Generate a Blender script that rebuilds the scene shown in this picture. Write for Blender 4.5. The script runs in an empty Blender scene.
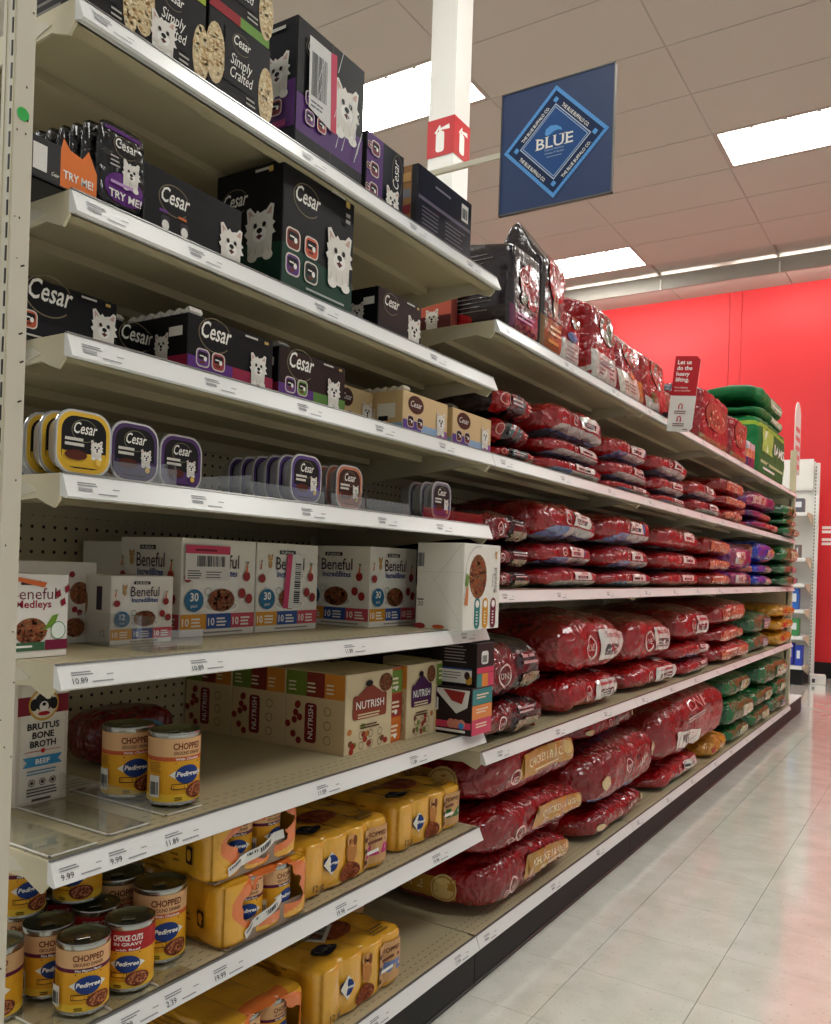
import bpy, bmesh, math, random
from mathutils import Vector, Matrix, noise
random.seed(7)
SC = bpy.context.scene
COL = SC.collection
PI = math.pi

# ------------------------------------------------------------------ camera
cam_d = bpy.data.cameras.new('camera'); cam = bpy.data.objects.new('camera', cam_d); COL.objects.link(cam)
cam_d.sensor_fit = 'HORIZONTAL'; cam_d.sensor_width = 36.0; cam_d.lens = 845.25/831*36.0
cam_d.shift_y = 55.26/831; cam_d.clip_start = 0.02
_yaw, _roll = -0.566304734, 0.0323196
_fw = Vector((math.sin(_yaw), math.cos(_yaw), 0.0))
_r0 = Vector((math.cos(_yaw), -math.sin(_yaw), 0)); _u0 = _r0.cross(_fw)
_r = math.cos(_roll)*_r0 + math.sin(_roll)*_u0; _u = -math.sin(_roll)*_r0 + math.cos(_roll)*_u0
m = Matrix.Identity(4)
for i in range(3):
    m[i][0] = _r[i]; m[i][1] = _u[i]; m[i][2] = -_fw[i]
m[2][3] = 1.06
cam.matrix_world = m
SC.camera = cam

# ------------------------------------------------------------------ world, exposure
w = bpy.data.worlds.new('world'); SC.world = w; w.use_nodes = True
w.node_tree.nodes['Background'].inputs[0].default_value = (0.80, 0.80, 0.78, 1)
w.node_tree.nodes['Background'].inputs[1].default_value = 0.24
SC.view_settings.view_transform = 'Standard'; SC.view_settings.look = 'None'
SC.view_settings.exposure = 0.88; SC.view_settings.gamma = 1.0; SC.view_settings.use_curve_mapping = False
LAMP = 13.0       # strength of the ceiling troffers
WASH = 22.0      # strength of the tubes behind the valance

# ------------------------------------------------------------------ colour + materials
def lin(c):
    o = []
    for v in c[:3]:
        v = v/255.0
        o.append(v/12.92 if v <= 0.04045 else ((v+0.055)/1.055)**2.4)
    return (o[0], o[1], o[2], 1.0)

class NT:
    def __init__(s, name):
        s.m = bpy.data.materials.new(name); s.m.use_nodes = True
        s.n = s.m.node_tree.nodes; s.l = s.m.node_tree.links
        s.b = s.n['Principled BSDF']
    def node(s, t, **k):
        x = s.n.new(t)
        for a, b in k.items(): setattr(x, a, b)
        return x
    def math(s, op, a, b=None, c=None):
        x = s.node('ShaderNodeMath', operation=op)
        for i, v in enumerate((a, b, c)):
            if v is None: continue
            if isinstance(v, (int, float)): x.inputs[i].default_value = v
            else: s.l.new(v, x.inputs[i])
        return x.outputs[0]
    def mix(s, f, a, b):
        x = s.node('ShaderNodeMix', data_type='RGBA')
        for i, v in ((0, f), (6, a), (7, b)):
            if isinstance(v, (tuple, float, int)): x.inputs[i].default_value = v
            else: s.l.new(v, x.inputs[i])
        return x.outputs[2]
    def noise(s, scale, detail=3, vec=None, rough=.5):
        x = s.node('ShaderNodeTexNoise'); x.inputs['Scale'].default_value = scale; x.inputs['Detail'].default_value = detail
        x.inputs['Roughness'].default_value = rough
        s.l.new(vec if vec is not None else s.obj(), x.inputs['Vector']); return x.outputs[0]
    def obj(s):
        if not hasattr(s, '_tc'): s._tc = s.node('ShaderNodeTexCoord')
        return s._tc.outputs['Object']
    def ramp(s, v, a, b):
        x = s.node('ShaderNodeMapRange'); x.inputs[1].default_value = a; x.inputs[2].default_value = b
        s.l.new(v, x.inputs[0]); return x.outputs[0]
    def bump(s, h, st, d=.01):
        x = s.node('ShaderNodeBump'); x.inputs['Strength'].default_value = st; x.inputs['Distance'].default_value = d
        s.l.new(h, x.inputs['Height']); s.l.new(x.outputs[0], s.b.inputs['Normal'])
    def set(s, **k):
        for a, b in k.items():
            i = s.b.inputs[a.replace('_', ' ')]
            if hasattr(b, 'is_output'): s.l.new(b, i)
            else: i.default_value = b
        return s
def simple(name, rgb, rough=.5, metal=0.0, var=.06, scale=6):
    t = NT(name); c = lin(rgb); d = tuple(max(0, x*(1-var*2.5)) for x in c[:3])+(1,)
    t.set(Base_Color=t.mix(t.noise(scale, 4), d, c), Roughness=rough, Metallic=metal)
    return t.m
def colour_attr(t):
    a = t.node('ShaderNodeAttribute', attribute_name='Col'); return a.outputs['Color']
M = {}
t = NT('printed_paper'); t.set(Base_Color=colour_attr(t), Roughness=.42); t.b.inputs['Specular IOR Level'].default_value = .2; M['print'] = t.m
t = NT('matte_card'); t.set(Base_Color=colour_attr(t), Roughness=.5); t.bump(t.noise(60, 2), .08, .002); M['card'] = t.m
t = NT('shiny_bag_film'); gm = t.node('ShaderNodeGamma'); gm.inputs[1].default_value = 1.18; t.l.new(colour_attr(t), gm.inputs[0]); t.set(Base_Color=gm.outputs[0], Roughness=.2); t.b.inputs['Coat Weight'].default_value = .45; t.b.inputs['Coat Roughness'].default_value = .07
n0 = t.node('ShaderNodeTexNoise'); n0.inputs['Scale'].default_value = 9; n0.inputs['Detail'].default_value = 3; t.l.new(t.obj(), n0.inputs['Vector'])
wv = t.node('ShaderNodeVectorMath', operation='MULTIPLY_ADD'); t.l.new(n0.outputs['Color'], wv.inputs[0]); wv.inputs[1].default_value = (.09, .09, .09); t.l.new(t.obj(), wv.inputs[2])
v = t.node('ShaderNodeTexVoronoi', feature='DISTANCE_TO_EDGE'); v.inputs['Scale'].default_value = 15; t.l.new(wv.outputs[0], v.inputs['Vector'])
v2 = t.node('ShaderNodeTexVoronoi', feature='DISTANCE_TO_EDGE'); v2.inputs['Scale'].default_value = 34; t.l.new(wv.outputs[0], v2.inputs['Vector'])
h_ = t.math('ADD', t.math('MULTIPLY', n0.outputs[0], .8), t.math('ADD', v.outputs['Distance'], t.math('MULTIPLY', v2.outputs['Distance'], .45)))
t.bump(h_, .8, .024); M['film'] = t.m
t = NT('dull_bag_film'); t.set(Base_Color=colour_attr(t), Roughness=.5); t.b.inputs['Specular IOR Level'].default_value = .2; t.bump(t.noise(18, 4, rough=.6), .4, .015); M['dull'] = t.m
t = NT('shrink_wrap_film'); t.set(Base_Color=colour_attr(t), Roughness=.22); t.b.inputs['Coat Weight'].default_value = .7; t.b.inputs['Coat Roughness'].default_value = .06
t.bump(t.noise(17, 3, rough=.5), .55, .014); M['wrap'] = t.m
# shelf enamel with rows of perforations near the front lip of the pan
def slots(name, rgb, x0, x1, rowp, py, duty=.5, wx=.25):
    t = NT(name); sx = t.node('ShaderNodeSeparateXYZ'); t.l.new(t.obj(), sx.inputs[0])
    X, Y = sx.outputs[0], sx.outputs[1]
    fy = t.math('LESS_THAN', t.math('FRACT', t.math('DIVIDE', t.math('ADD', Y, 50.0), py)), duty)
    fx = t.math('LESS_THAN', t.math('FRACT', t.math('DIVIDE', t.math('ADD', X, 50.0), rowp)), wx)
    lim = t.math('MULTIPLY', t.math('GREATER_THAN', X, x0), t.math('LESS_THAN', X, x1))
    g_ = t.node('ShaderNodeNewGeometry'); gz = t.node('ShaderNodeSeparateXYZ'); t.l.new(g_.outputs['Normal'], gz.inputs[0]); k = t.math('MULTIPLY', t.math('MULTIPLY', t.math('MULTIPLY', fx, fy), lim), t.math('MULTIPLY', t.math('GREATER_THAN', gz.outputs[2], .5), .75))
    c = t.mix(t.noise(5, 5), tuple(v*.86 for v in lin(rgb)[:3])+(1,), lin(rgb))
    t.set(Base_Color=t.mix(k, c, (.03, .028, .024, 1)), Roughness=.38); t.b.inputs['Specular IOR Level'].default_value = .45
    return t.m
M['shelf'] = slots('cream_shelf_enamel', (196, 184, 150), -.075, -.018, .02, .022, .5, .13)
M['cream'] = simple('cream_enamel', (212, 202, 172), .4, var=.05)
M['cream2'] = simple('pale_grey_enamel', (212, 205, 186), .42, var=.05)
M['white'] = simple('white_enamel', (232, 230, 224), .4, var=.03)
M['whitestrip'] = simple('white_price_rail', (232, 232, 230), .28, var=.02)
M['black'] = simple('black_kick_laminate', (30, 30, 30), .55, var=.15); M['black'].node_tree.nodes['Principled BSDF'].inputs['Specular IOR Level'].default_value = .25
M['blackp'] = simple('black_plastic', (18, 18, 19), .35, var=.1)
M['greyedge'] = simple('grey_rail_edge', (120, 118, 114), .3, .5)
def peg(name, rgb):
    t = NT(name); sx = t.node('ShaderNodeSeparateXYZ'); t.l.new(t.obj(), sx.inputs[0])
    def cell(o): return t.math('SUBTRACT', t.math('FRACT', t.math('DIVIDE', t.math('ADD', o, 50.0), .0254)), .5)
    a = cell(sx.outputs[1]); b = cell(sx.outputs[2])
    r = t.math('ADD', t.math('POWER', a, 2), t.math('POWER', b, 2))
    k = t.math('LESS_THAN', r, .021)
    t.set(Base_Color=t.mix(k, lin(rgb), (.008, .007, .006, 1)), Roughness=.6); return t.m
M['peg'] = peg('pegboard_cream', (196, 184, 152))
M['lid'] = simple('can_lid_metal', (132, 134, 112), .26, .9)
M['tin'] = simple('tin_rim', (178, 178, 172), .25, .95)
M['darklid'] = simple('dark_can_top', (60, 58, 54), .35, .8)
M['foil'] = simple('tray_foil', (190, 190, 192), .28, .6)
M['cardboard'] = simple('grey_brown_cardboard', (158, 136, 116), .8)
t = NT('red_painted_wall'); t.set(Base_Color=t.mix(t.noise(2, 4), lin((205, 36, 42)), lin((214, 38, 44))), Roughness=.5); M['red'] = t.m
t = NT('ceiling_board'); t.set(Base_Color=t.mix(t.noise(220, 2), lin((170, 164, 154)), lin((190, 184, 174))), Roughness=.9); t.bump(t.noise(400, 2), .2, .002); M['ctile'] = t.m
M['tbar'] = simple('ceiling_grid_bar', (172, 165, 155), .6)
def vct(name, per_obj):
    t = NT(name)
    g = t.node('ShaderNodeNewGeometry'); pos = g.outputs['Position']
    sp = t.noise(95, 3, pos, .6); big = t.noise(9, 3, pos)
    c = t.mix(t.ramp(big, .35, .65), lin((212, 213, 202)), lin((226, 226, 217)))
    c = t.mix(t.math('MULTIPLY', t.ramp(sp, .62, .70), .55), c, lin((150, 140, 124)))
    sp2 = t.noise(60, 2, pos, .5)
    c = t.mix(t.math('MULTIPLY', t.ramp(sp2, .62, .68), .6), c, lin((226, 222, 212)))
    if per_obj:
        oi = t.node('ShaderNodeObjectInfo'); c = t.mix(t.math('MULTIPLY', oi.outputs['Random'], .10), c, lin((196, 196, 182)))
    t.set(Base_Color=c, Roughness=t.math('ADD', t.math('MULTIPLY', big, .09), .085))
    t.b.inputs['Specular IOR Level'].default_value = .9; t.b.inputs['Coat Weight'].default_value = .8; t.b.inputs['Coat Roughness'].default_value = .1
    t.bump(t.noise(11, 2, pos), .05, .004)
    return t.m
M['vct'] = vct('vinyl_floor_tile', True)
M['grout'] = simple('floor_joint', (120, 112, 98), .7)
def emit(name, rgb, st):
    t = NT(name); t.set(Base_Color=lin(rgb)); t.b.inputs['Emission Color'].default_value = lin(rgb); t.b.inputs['Emission Strength'].default_value = st; return t.m
M['lamp'] = emit('troffer_diffuser', (252, 252, 246), LAMP)
M['tube'] = emit('wall_wash_tube', (255, 250, 244), WASH)
# clear acrylic
mt = bpy.data.materials.new('clear_acrylic'); mt.use_nodes = True; nt = mt.node_tree; nt.nodes.clear()
o_ = nt.nodes.new('ShaderNodeOutputMaterial'); mx = nt.nodes.new('ShaderNodeMixShader'); tr = nt.nodes.new('ShaderNodeBsdfTransparent')
gl = nt.nodes.new('ShaderNodeBsdfGlossy'); gl.inputs[0].default_value = (.9, .9, .9, 1); gl.inputs['Roughness'].default_value = .06
fr = nt.nodes.new('ShaderNodeLayerWeight'); fr.inputs[0].default_value = .25; ad = nt.nodes.new('ShaderNodeMath'); ad.operation = 'MULTIPLY_ADD'; ad.inputs[1].default_value = .35; ad.inputs[2].default_value = .075
tr.inputs[0].default_value = (.95, .96, .96, 1)
nt.links.new(fr.outputs[1], ad.inputs[0]); nt.links.new(ad.outputs[0], mx.inputs[0]); nt.links.new(tr.outputs[0], mx.inputs[1]); nt.links.new(gl.outputs[0], mx.inputs[2]); nt.links.new(mx.outputs[0], o_.inputs[0])
M['clear'] = mt

# ------------------------------------------------------------------ object helpers
def mesh_from(name, verts, faces, mat, cols=None, smooth=False):
    me = bpy.data.meshes.new(name); me.from_pydata([tuple(v) for v in verts], [], faces)
    if cols is not None:
        at = me.color_attributes.new('Col', 'FLOAT_COLOR', 'CORNER'); buf = []
        for f, c in zip(faces, cols): buf.extend(list(c)*len(f))
        at.data.foreach_set('color', buf)
    me.materials.append(mat)
    if smooth: me.polygons.foreach_set('use_smooth', [True]*len(me.polygons))
    me.update(); return me
def link(name, me, parent=None, loc=(0, 0, 0), rz=0):
    o = bpy.data.objects.new(name, me); COL.objects.link(o); o.location = loc; o.rotation_euler = (0, 0, rz)
    if parent: o.parent = parent
    return o
def tag(o, label, cat, group=None):
    o['label'] = label; o['category'] = cat
    if group: o['group'] = group
    return o
def thing(name, label, cat, loc=(0, 0, 0), rz=0, group=None):
    o = bpy.data.objects.new(name, None); o.empty_display_size = .05; COL.objects.link(o)
    o.location = loc; o.rotation_euler = (0, 0, rz); return tag(o, label, cat, group)
def copy_tree(o, parent=None):
    c = o.copy(); COL.objects.link(c)
    if parent: c.parent = parent
    for ch in o.children: copy_tree(ch, c)
    return c
class MB:
    def __init__(s): s.v = []; s.f = []
    def box(s, x0, x1, y0, y1, z0, z1):
        b = len(s.v); s.v += [(x, y, z) for x in (x0, x1) for y in (y0, y1) for z in (z0, z1)]
        s.f += [tuple(b+i for i in q) for q in ((0, 1, 3, 2), (4, 6, 7, 5), (0, 4, 5, 1), (2, 3, 7, 6), (0, 2, 6, 4), (1, 5, 7, 3))]; return s
    def prism(s, prof, axis, a0, a1):
        # prof list of 2D, extruded along axis ('y': (x,z); 'x': (y,z); 'z': (x,y))
        b = len(s.v); n = len(prof)
        for a in (a0, a1):
            for p, q in prof:
                s.v.append({'y': (p, a, q), 'x': (a, p, q), 'z': (p, q, a)}[axis])
        s.f.append(tuple(b+i for i in range(n))); s.f.append(tuple(b+n+i for i in reversed(range(n))))
        for i in range(n):
            j = (i+1) % n; s.f.append((b+i, b+n+i, b+n+j, b+j))
        return s
    def lathe(s, prof, c=(0, 0), n=28):
        b = len(s.v)
        for r, z in prof:
            for k in range(n): s.v.append((c[0]+r*math.cos(2*PI*k/n), c[1]+r*math.sin(2*PI*k/n), z))
        for i in range(len(prof)-1):
            for k in range(n):
                k2 = (k+1) % n; s.f.append((b+i*n+k, b+i*n+k2, b+(i+1)*n+k2, b+(i+1)*n+k))
        return s
    def tube(s, pts, r, n=8):
        pts = [Vector(p) for p in pts]; b = len(s.v)
        for i, p in enumerate(pts):
            d = (pts[min(i+1, len(pts)-1)]-pts[max(i-1, 0)]).normalized()
            a = d.orthogonal().normalized() if abs(d.z) > .9 else d.cross(Vector((0, 0, 1))).normalized()
            c = d.cross(a)
            for k in range(n): s.v.append(p+r*(math.cos(2*PI*k/n)*a+math.sin(2*PI*k/n)*c))
        for i in range(len(pts)-1):
            for k in range(n):
                k2 = (k+1) % n; s.f.append((b+i*n+k, b+(i+1)*n+k, b+(i+1)*n+k2, b+i*n+k2))
        s.f.append(tuple(b+k for k in range(n))); s.f.append(tuple(b+(len(pts)-1)*n+k for k in reversed(range(n))))
        return s
    def mesh(s, name, mat, smooth=False, bevel=0, cols=None):
        me = mesh_from(name, s.v, s.f, mat, None if cols is None else [cols]*len(s.f), smooth)
        if bevel or True:
            bm = bmesh.new(); bm.from_mesh(me)
            if bevel: bmesh.ops.bevel(bm, geom=bm.edges[:], offset=bevel, segments=1, affect='EDGES')
            bmesh.ops.recalc_face_normals(bm, faces=bm.faces); bm.to_mesh(me); bm.free()
            if cols is not None:
                at = me.color_attributes.get('Col') or me.color_attributes.new('Col', 'FLOAT_COLOR', 'CORNER')
                at.data.foreach_set('color', list(cols)*len(me.loops))
        return me
    def build(s, name, mat, parent=None, loc=(0, 0, 0), **k): return link(name, s.mesh(name, mat, **k), parent, loc)
def struct(o): o['kind'] = 'structure'; return o

# ------------------------------------------------------------------ flat print: coloured polygons laid on a surface
_tc = {}
def text_mesh(s, bold=0.0):
    k = (s, bold)
    if k in _tc: return _tc[k]
    cu = bpy.data.curves.new('t', 'FONT'); cu.body = s; cu.size = 1.0; cu.resolution_u = 2; cu.offset = bold
    cu.align_x = 'LEFT'
    ob = bpy.data.objects.new('t', cu); COL.objects.link(ob)
    dg = bpy.context.evaluated_depsgraph_get(); me = bpy.data.meshes.new_from_object(ob.evaluated_get(dg))
    vs = [(v.co.x, v.co.y) for v in me.vertices]; fs = [tuple(p.vertices) for p in me.polygons]
    bpy.data.objects.remove(ob); bpy.data.curves.remove(cu); bpy.data.meshes.remove(me)
    if not vs: vs = [(0, 0)]
    x0 = min(v[0] for v in vs); x1 = max(v[0] for v in vs)
    r = ([(v[0]-x0, v[1]) for v in vs], fs, x1-x0); _tc[k] = r; return r
W_ = (238, 236, 230); K_ = (16, 15, 17)
class Pr:
    def __init__(s): s.it = []; s.k = 0
    def raw(s, v, f, c): s.k += 1; s.it.append((v, f, lin(c), s.k)); return s
    def poly(s, pts, c): return s.raw(pts, [tuple(range(len(pts)))], c)
    def rect(s, x, y, w, h, c, rot=0, n=1, m=1):
        v = []; f = []; cr, sr = math.cos(rot), math.sin(rot)
        for j in range(m+1):
            for i in range(n+1):
                a, b = w*i/n, h*j/m; v.append((x+a*cr-b*sr, y+a*sr+b*cr))
        for j in range(m):
            for i in range(n): q = j*(n+1)+i; f.append((q, q+1, q+n+2, q+n+1))
        return s.raw(v, f, c)
    def ell(s, cx, cy, rx, ry, c, n=20, rings=1, rot=0):
        v = [(cx, cy)]; f = []; cr, sr = math.cos(rot), math.sin(rot)
        for j in range(1, rings+1):
            for k in range(n):
                a, b = rx*j/rings*math.cos(2*PI*k/n), ry*j/rings*math.sin(2*PI*k/n); v.append((cx+a*cr-b*sr, cy+a*sr+b*cr))
        for k in range(n): f.append((0, 1+k, 1+(k+1) % n))
        for j in range(1, rings):
            for k in range(n):
                k2 = (k+1) % n; f.append((1+(j-1)*n+k, 1+j*n+k, 1+j*n+k2, 1+(j-1)*n+k2))
        return s.raw(v, f, c)
    def ring(s, cx, cy, rx, ry, t, c, n=28, a0=0, a1=2*PI):
        v = []; f = []
        for k in range(n+1):
            a = a0+(a1-a0)*k/n
            v += [(cx+rx*math.cos(a), cy+ry*math.sin(a)), (cx+(rx-t)*math.cos(a), cy+(ry-t)*math.sin(a))]
        for k in range(n): f.append((2*k, 2*k+2, 2*k+3, 2*k+1))
        return s.raw(v, f, c)
    def rrect(s, x, y, w, h, r, c):
        p = []
        for cx, cy, a in ((x+w-r, y+h-r, 0), (x+r, y+h-r, 90), (x+r, y+r, 180), (x+w-r, y+r, 270)):
            for k in range(5): b = math.radians(a+k*22.5); p.append((cx+r*math.cos(b), cy+r*math.sin(b)))
        v = [(x+w/2, y+h/2)]+p; return s.raw(v, [(0, 1+i, 1+(i+1) % len(p)) for i in range(len(p))], c)
    def text(s, st, x, y, h, c, shear=0, bold=0, al='c', rot=0, sx=1, w=None):
        v, f, wd = text_mesh(st, bold); sc = h/.72
        if w: sx = w/(wd*sc)
        wd2 = wd*sc*sx; ox = {'c': -wd2/2, 'l': 0, 'r': -wd2}[al]; cr, sr = math.cos(rot), math.sin(rot); o = []
        for a, b in v:
            a2 = a*sc*sx+ox+shear*b*sc; b2 = b*sc; o.append((x+a2*cr-b2*sr, y+a2*sr+b2*cr))
        return s.raw(o, f, c)
    def bars(s, x, y, w, n, pitch, h, c, jit=.25, rnd=None):
        rnd = rnd or random; v = []; f = []
        for i in range(n):
            ww = w*(1-jit*rnd.random()); b = len(v); yy = y-i*pitch
            v += [(x, yy), (x+ww, yy), (x+ww, yy+h), (x, yy+h)]; f.append((b, b+1, b+2, b+3))
        return s.raw(v, f, c)
    def barcode(s, x, y, w, h, c=K_, n=16, rot=0):
        v = []; f = []; a = 0; cr, sr = math.cos(rot), math.sin(rot)
        rs = random.Random(5)
        for i in range(n):
            t = w/n*(.3+.55*rs.random()); b = len(v)
            for p, q in ((a, 0), (a+t, 0), (a+t, h), (a, h)): v.append((x+p*cr-q*sr, y+p*sr+q*cr))
            f.append((b, b+1, b+2, b+3)); a += w/n
        return s.raw(v, f, c)
    def kibble(s, cx, cy, rx, ry, n, cs, sz, seed=3):
        rs = random.Random(seed)
        for c in cs:
            v = []; f = []
            for i in range(n):
                a = rs.random()*2*PI; r = math.sqrt(rs.random()); x = cx+rx*r*math.cos(a); y = cy+ry*r*math.sin(a); b = len(v); q = sz*(.7+.6*rs.random())
                v += [(x+q*math.cos(k*PI/3), y+q*.75*math.sin(k*PI/3)) for k in range(6)]; f.append(tuple(range(b, b+6)))
            s.raw(v, f, c)
        return s
    def mesh(s, name, mapf, mat=None, step=.00011, base=.0004):
        V = []; F = []; C = []
        for v, f, c, k in s.it:
            b = len(V); V += [mapf(u, w_, base+k*step) for u, w_ in v]
            for q in f: F.append(tuple(b+i for i in q)); C.append(c)
        return mesh_from(name, V, F, mat or M['print'], C)
    # ---- pictures
    def dog(s, x, y, h, body=True):
        f = (226, 222, 214); g = (186, 180, 170)
        if body:
            s.poly([(x-.34*h, y-.62*h), (x+.34*h, y-.62*h), (x+.36*h, y-.1*h), (x-.36*h, y-.1*h)], f)
            s.ell(x-.2*h, y-.6*h, .15*h, .11*h, (236, 233, 226), 10); s.ell(x+.24*h, y-.6*h, .15*h, .11*h, (236, 233, 226), 10)
        for sg in (-1, 1):
            s.poly([(x+sg*.36*h, y+.10*h), (x+sg*.40*h, y+.46*h), (x+sg*.30*h, y+.50*h), (x+sg*.10*h, y+.30*h)], f)
            s.poly([(x+sg*.31*h, y+.2*h), (x+sg*.345*h, y+.41*h), (x+sg*.30*h, y+.42*h), (x+sg*.18*h, y+.30*h)], (196, 164, 152))
        pts = []
        for k in range(36):
            a = 2*PI*k/36; r = .37*h*(.94, 1.16, 1.02)[k % 3]*(1.08 if math.sin(a) < -.2 else 1); pts.append((x+r*math.cos(a)*1.06, y+r*math.sin(a)*.95))
        s.raw([(x, y)]+pts, [(0, 1+i, 1+(i+1) % 36) for i in range(36)], f)
        for sg in (-1, 1): s.poly([(x+sg*.05*h, y+.02*h), (x+sg*.22*h, y-.02*h), (x+sg*.19*h, y+.13*h), (x+sg*.08*h, y+.15*h)], (204, 198, 188))
        s.ell(x, y-.13*h, .20*h, .17*h, (242, 240, 234), 12)
        for sg in (-1, 1): s.ell(x+sg*.13*h, y+.07*h, .055*h, .058*h, K_, 9)
        s.ell(x, y-.05*h, .085*h, .062*h, K_, 9); s.poly([(x-.10*h, y-.17*h), (x, y-.13*h), (x+.10*h, y-.17*h), (x, y-.25*h)], (96, 44, 46)); s.rect(x-.012*h, y-.15*h, .024*h, .08*h, (60, 50, 50))
        for q in (-.3, -.1, .12, .3): s.poly([(x+q*h-.012*h, y-.56*h), (x+q*h+.012*h, y-.56*h), (x+q*h*.8, y-.36*h)], g)
        return s
    def cesar(s, x, y, w, c=(236, 234, 226), ringc=(120, 108, 84)):
        h = w*.30; s.ring(x, y+h*.3, w*.44, w*.34, w*.022, ringc, 30, .5, 5.6)
        s.text('Cesar', x, y, h*1.15, c, shear=.22, bold=.012, w=w*.8); return s
    def tubicon(s, x, y, w, c):
        s.rrect(x-w/2, y-w/2, w, w, w*.28, (215, 205, 195)); s.rrect(x-w*.43, y-w*.43, w*.86, w*.86, w*.24, c); s.rrect(x-w*.34, y-w*.1, w*.68, w*.42, w*.1, K_)
        s.rect(x-w*.24, y+w*.06, w*.3, w*.07, W_); s.ell(x+w*.16, y-w*.02, w*.12, w*.14, W_, 8); s.ell(x-w*.06, y-w*.24, w*.2, w*.08, (110, 56, 36), 8); return s

# ------------------------------------------------------------------ superellipsoid blobs (cartons, bags, packs)
def nrm(p, n, mm):
    F = (abs(p[0])**n+abs(p[1])**n)**(mm/n)+abs(p[2])**mm
    k = F**(-1/mm); return Vector((p[0]*k, p[1]*k, p[2]*k))
class Blob:
    """local frame: front face x=0 (towards +X), back x=-D, y 0..W, z 0..H"""
    def __init__(s, W, D, H, n=6, m=2.6, A=0, fr=9, seed=0, warp=None):
        s.W, s.D, s.H, s.n, s.m, s.A, s.fr, s.warp = W, D, H, n, m, A, fr, warp; s.o = Vector((seed*3.7, seed*1.3, seed*2.1))
    def S(s, p, off=0.0):
        q = nrm(p, s.n, s.m); P = Vector((q.x*s.D/2, q.y*s.W/2, q.z*s.H/2)); d = Vector(p).normalized()
        a = off
        if s.A:
            N = P*s.fr+s.o
            a += s.A*(noise.noise(N)+.9*(.5-abs(noise.noise(N*2.1+Vector((5, 0, 0)))))*1.2+.18*(.5-abs(noise.noise(N*4.7)))-.45)
        if s.warp: P, a = s.warp(P, d, a, p)
        # push along the outward direction of the face(s)
        g = Vector((math.copysign(abs(q.x)**3, q.x), math.copysign(abs(q.y)**3, q.y), math.copysign(abs(q.z)**2, q.z)))
        if g.length > 1e-6: g.normalize()
        P = P+g*a
        return Vector((P.x-s.D/2, P.y+s.W/2, P.z+s.H/2))
    def front(s, u, v, off): return s.S((1, 2*u/s.W-1, 2*v/s.H-1), off)
    def side(s, u, v, off): return s.S((2*u/s.D-1, -1, 2*v/s.H-1), off)       # the -Y side, u runs from back to front
    def top(s, u, v, off): return s.S((1-2*v/s.D, 2*u/s.W-1, 1), off)          # u along Y, v from front to back
    def mesh(s, name, mat, paint, nx=10, ny=18, nz=10, skip=None):
        idx = {}; V = []; F = []; C = []
        def vid(i, j, k):
            key = (i, j, k)
            if key not in idx:
                idx[key] = len(V); V.append(s.S((2*i/nx-1, 2*j/ny-1, 2*k/nz-1)))
            return idx[key]
        def add(fc, q, u, v):
            if skip and skip(fc, u, v): return
            F.append(tuple(vid(*a) for a in q)); C.append(lin(paint(fc, u, v)))
        for j in range(ny):
            for k in range(nz):
                u, v = (j+.5)/ny, (k+.5)/nz
                add('f', ((nx, j, k), (nx, j+1, k), (nx, j+1, k+1), (nx, j, k+1)), u, v)
                add('b', ((0, j, k), (0, j, k+1), (0, j+1, k+1), (0, j+1, k)), u, v)
        for i in range(nx):
            for k in range(nz):
                u, v = (i+.5)/nx, (k+.5)/nz
                add('l', ((i, 0, k), (i+1, 0, k), (i+1, 0, k+1), (i, 0, k+1)), u, v)
                add('r', ((i, ny, k), (i, ny, k+1), (i+1, ny, k+1), (i+1, ny, k)), u, v)
        for i in range(nx):
            for j in range(ny):
                u, v = (j+.5)/ny, (i+.5)/nx
                add('t', ((i, j, nz), (i+1, j, nz), (i+1, j+1, nz), (i, j+1, nz)), u, v)
                add('d', ((i, j, 0), (i, j+1, 0), (i+1, j+1, 0), (i+1, j, 0)), u, v)
        return mesh_from(name, V, F, mat, C, True)

# ================================================================== STRUCTURE
# ---- floor
f = struct(MB().box(-8.5, 4.5, -2.5, 10.2, -.06, -.004).build('floor', M['grout']))
TX0, TY0, TP = -.815-3*.305+.305, 2.17-5*.305, .305
tile_me = MB().box(.0008, TP-.0008, .0008, TP-.0008, -.004, 0).mesh('floor_tile', M['vct'])
for i in range(9):
    for j in range(31):
        link('floor_tile', tile_me, f, (TX0+i*TP, TY0+j*TP, 0))
rest = MB()
rest.box(-8.5, TX0, -2.5, 10.16, -.004, 0).box(TX0+9*TP, 4.5, -2.5, 10.16, -.004, 0).box(TX0, TX0+9*TP, -2.5, TY0, -.004, 0)
rest.build('floor_covering', M['vct'], f)
# ---- ceiling
CZ = 4.36; CX0, CY0 = -1.60-6*1.22, 7.055-.61*15
ceil = struct(MB().box(-8.9, 4.6, -2.2, 10.3, CZ+.03, CZ+.09).build('ceiling', M['tbar']))
lights = set()
LP = []
for X, ph in ((-6.48, 1), (-4.04, 0), (-1.60, 1), (.84, 0)):
    for q in range(4):
        Y = (8.275-3.66*q) if ph == 0 else (6.445-3.66*q)
        if Y > -2.1: LP.append((X, Y))
ct = MB().box(.006, 1.214, .006, .604, -.004, .02).mesh('ceiling_tile', M['ctile'])
LI = {(round((X-CX0)/1.22), round((Y-CY0)/.61)) for X, Y in LP}
for i in range(11):
    for j in range(19):
        if (i, j) in LI or CY0+(j+1)*.61 > 9.4: continue
        link('ceiling_tile', ct, ceil, (CX0+i*1.22, CY0+j*.61, CZ))
g = MB()
for i in range(12): g.box(CX0+i*1.22-.008, CX0+i*1.22+.008, -2.1, 9.35, CZ-.001, CZ+.03)
for j in range(19): g.box(CX0, CX0+11*1.22, CY0+j*.61-.008, CY0+j*.61+.008, CZ-.0012, CZ+.03)
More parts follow.
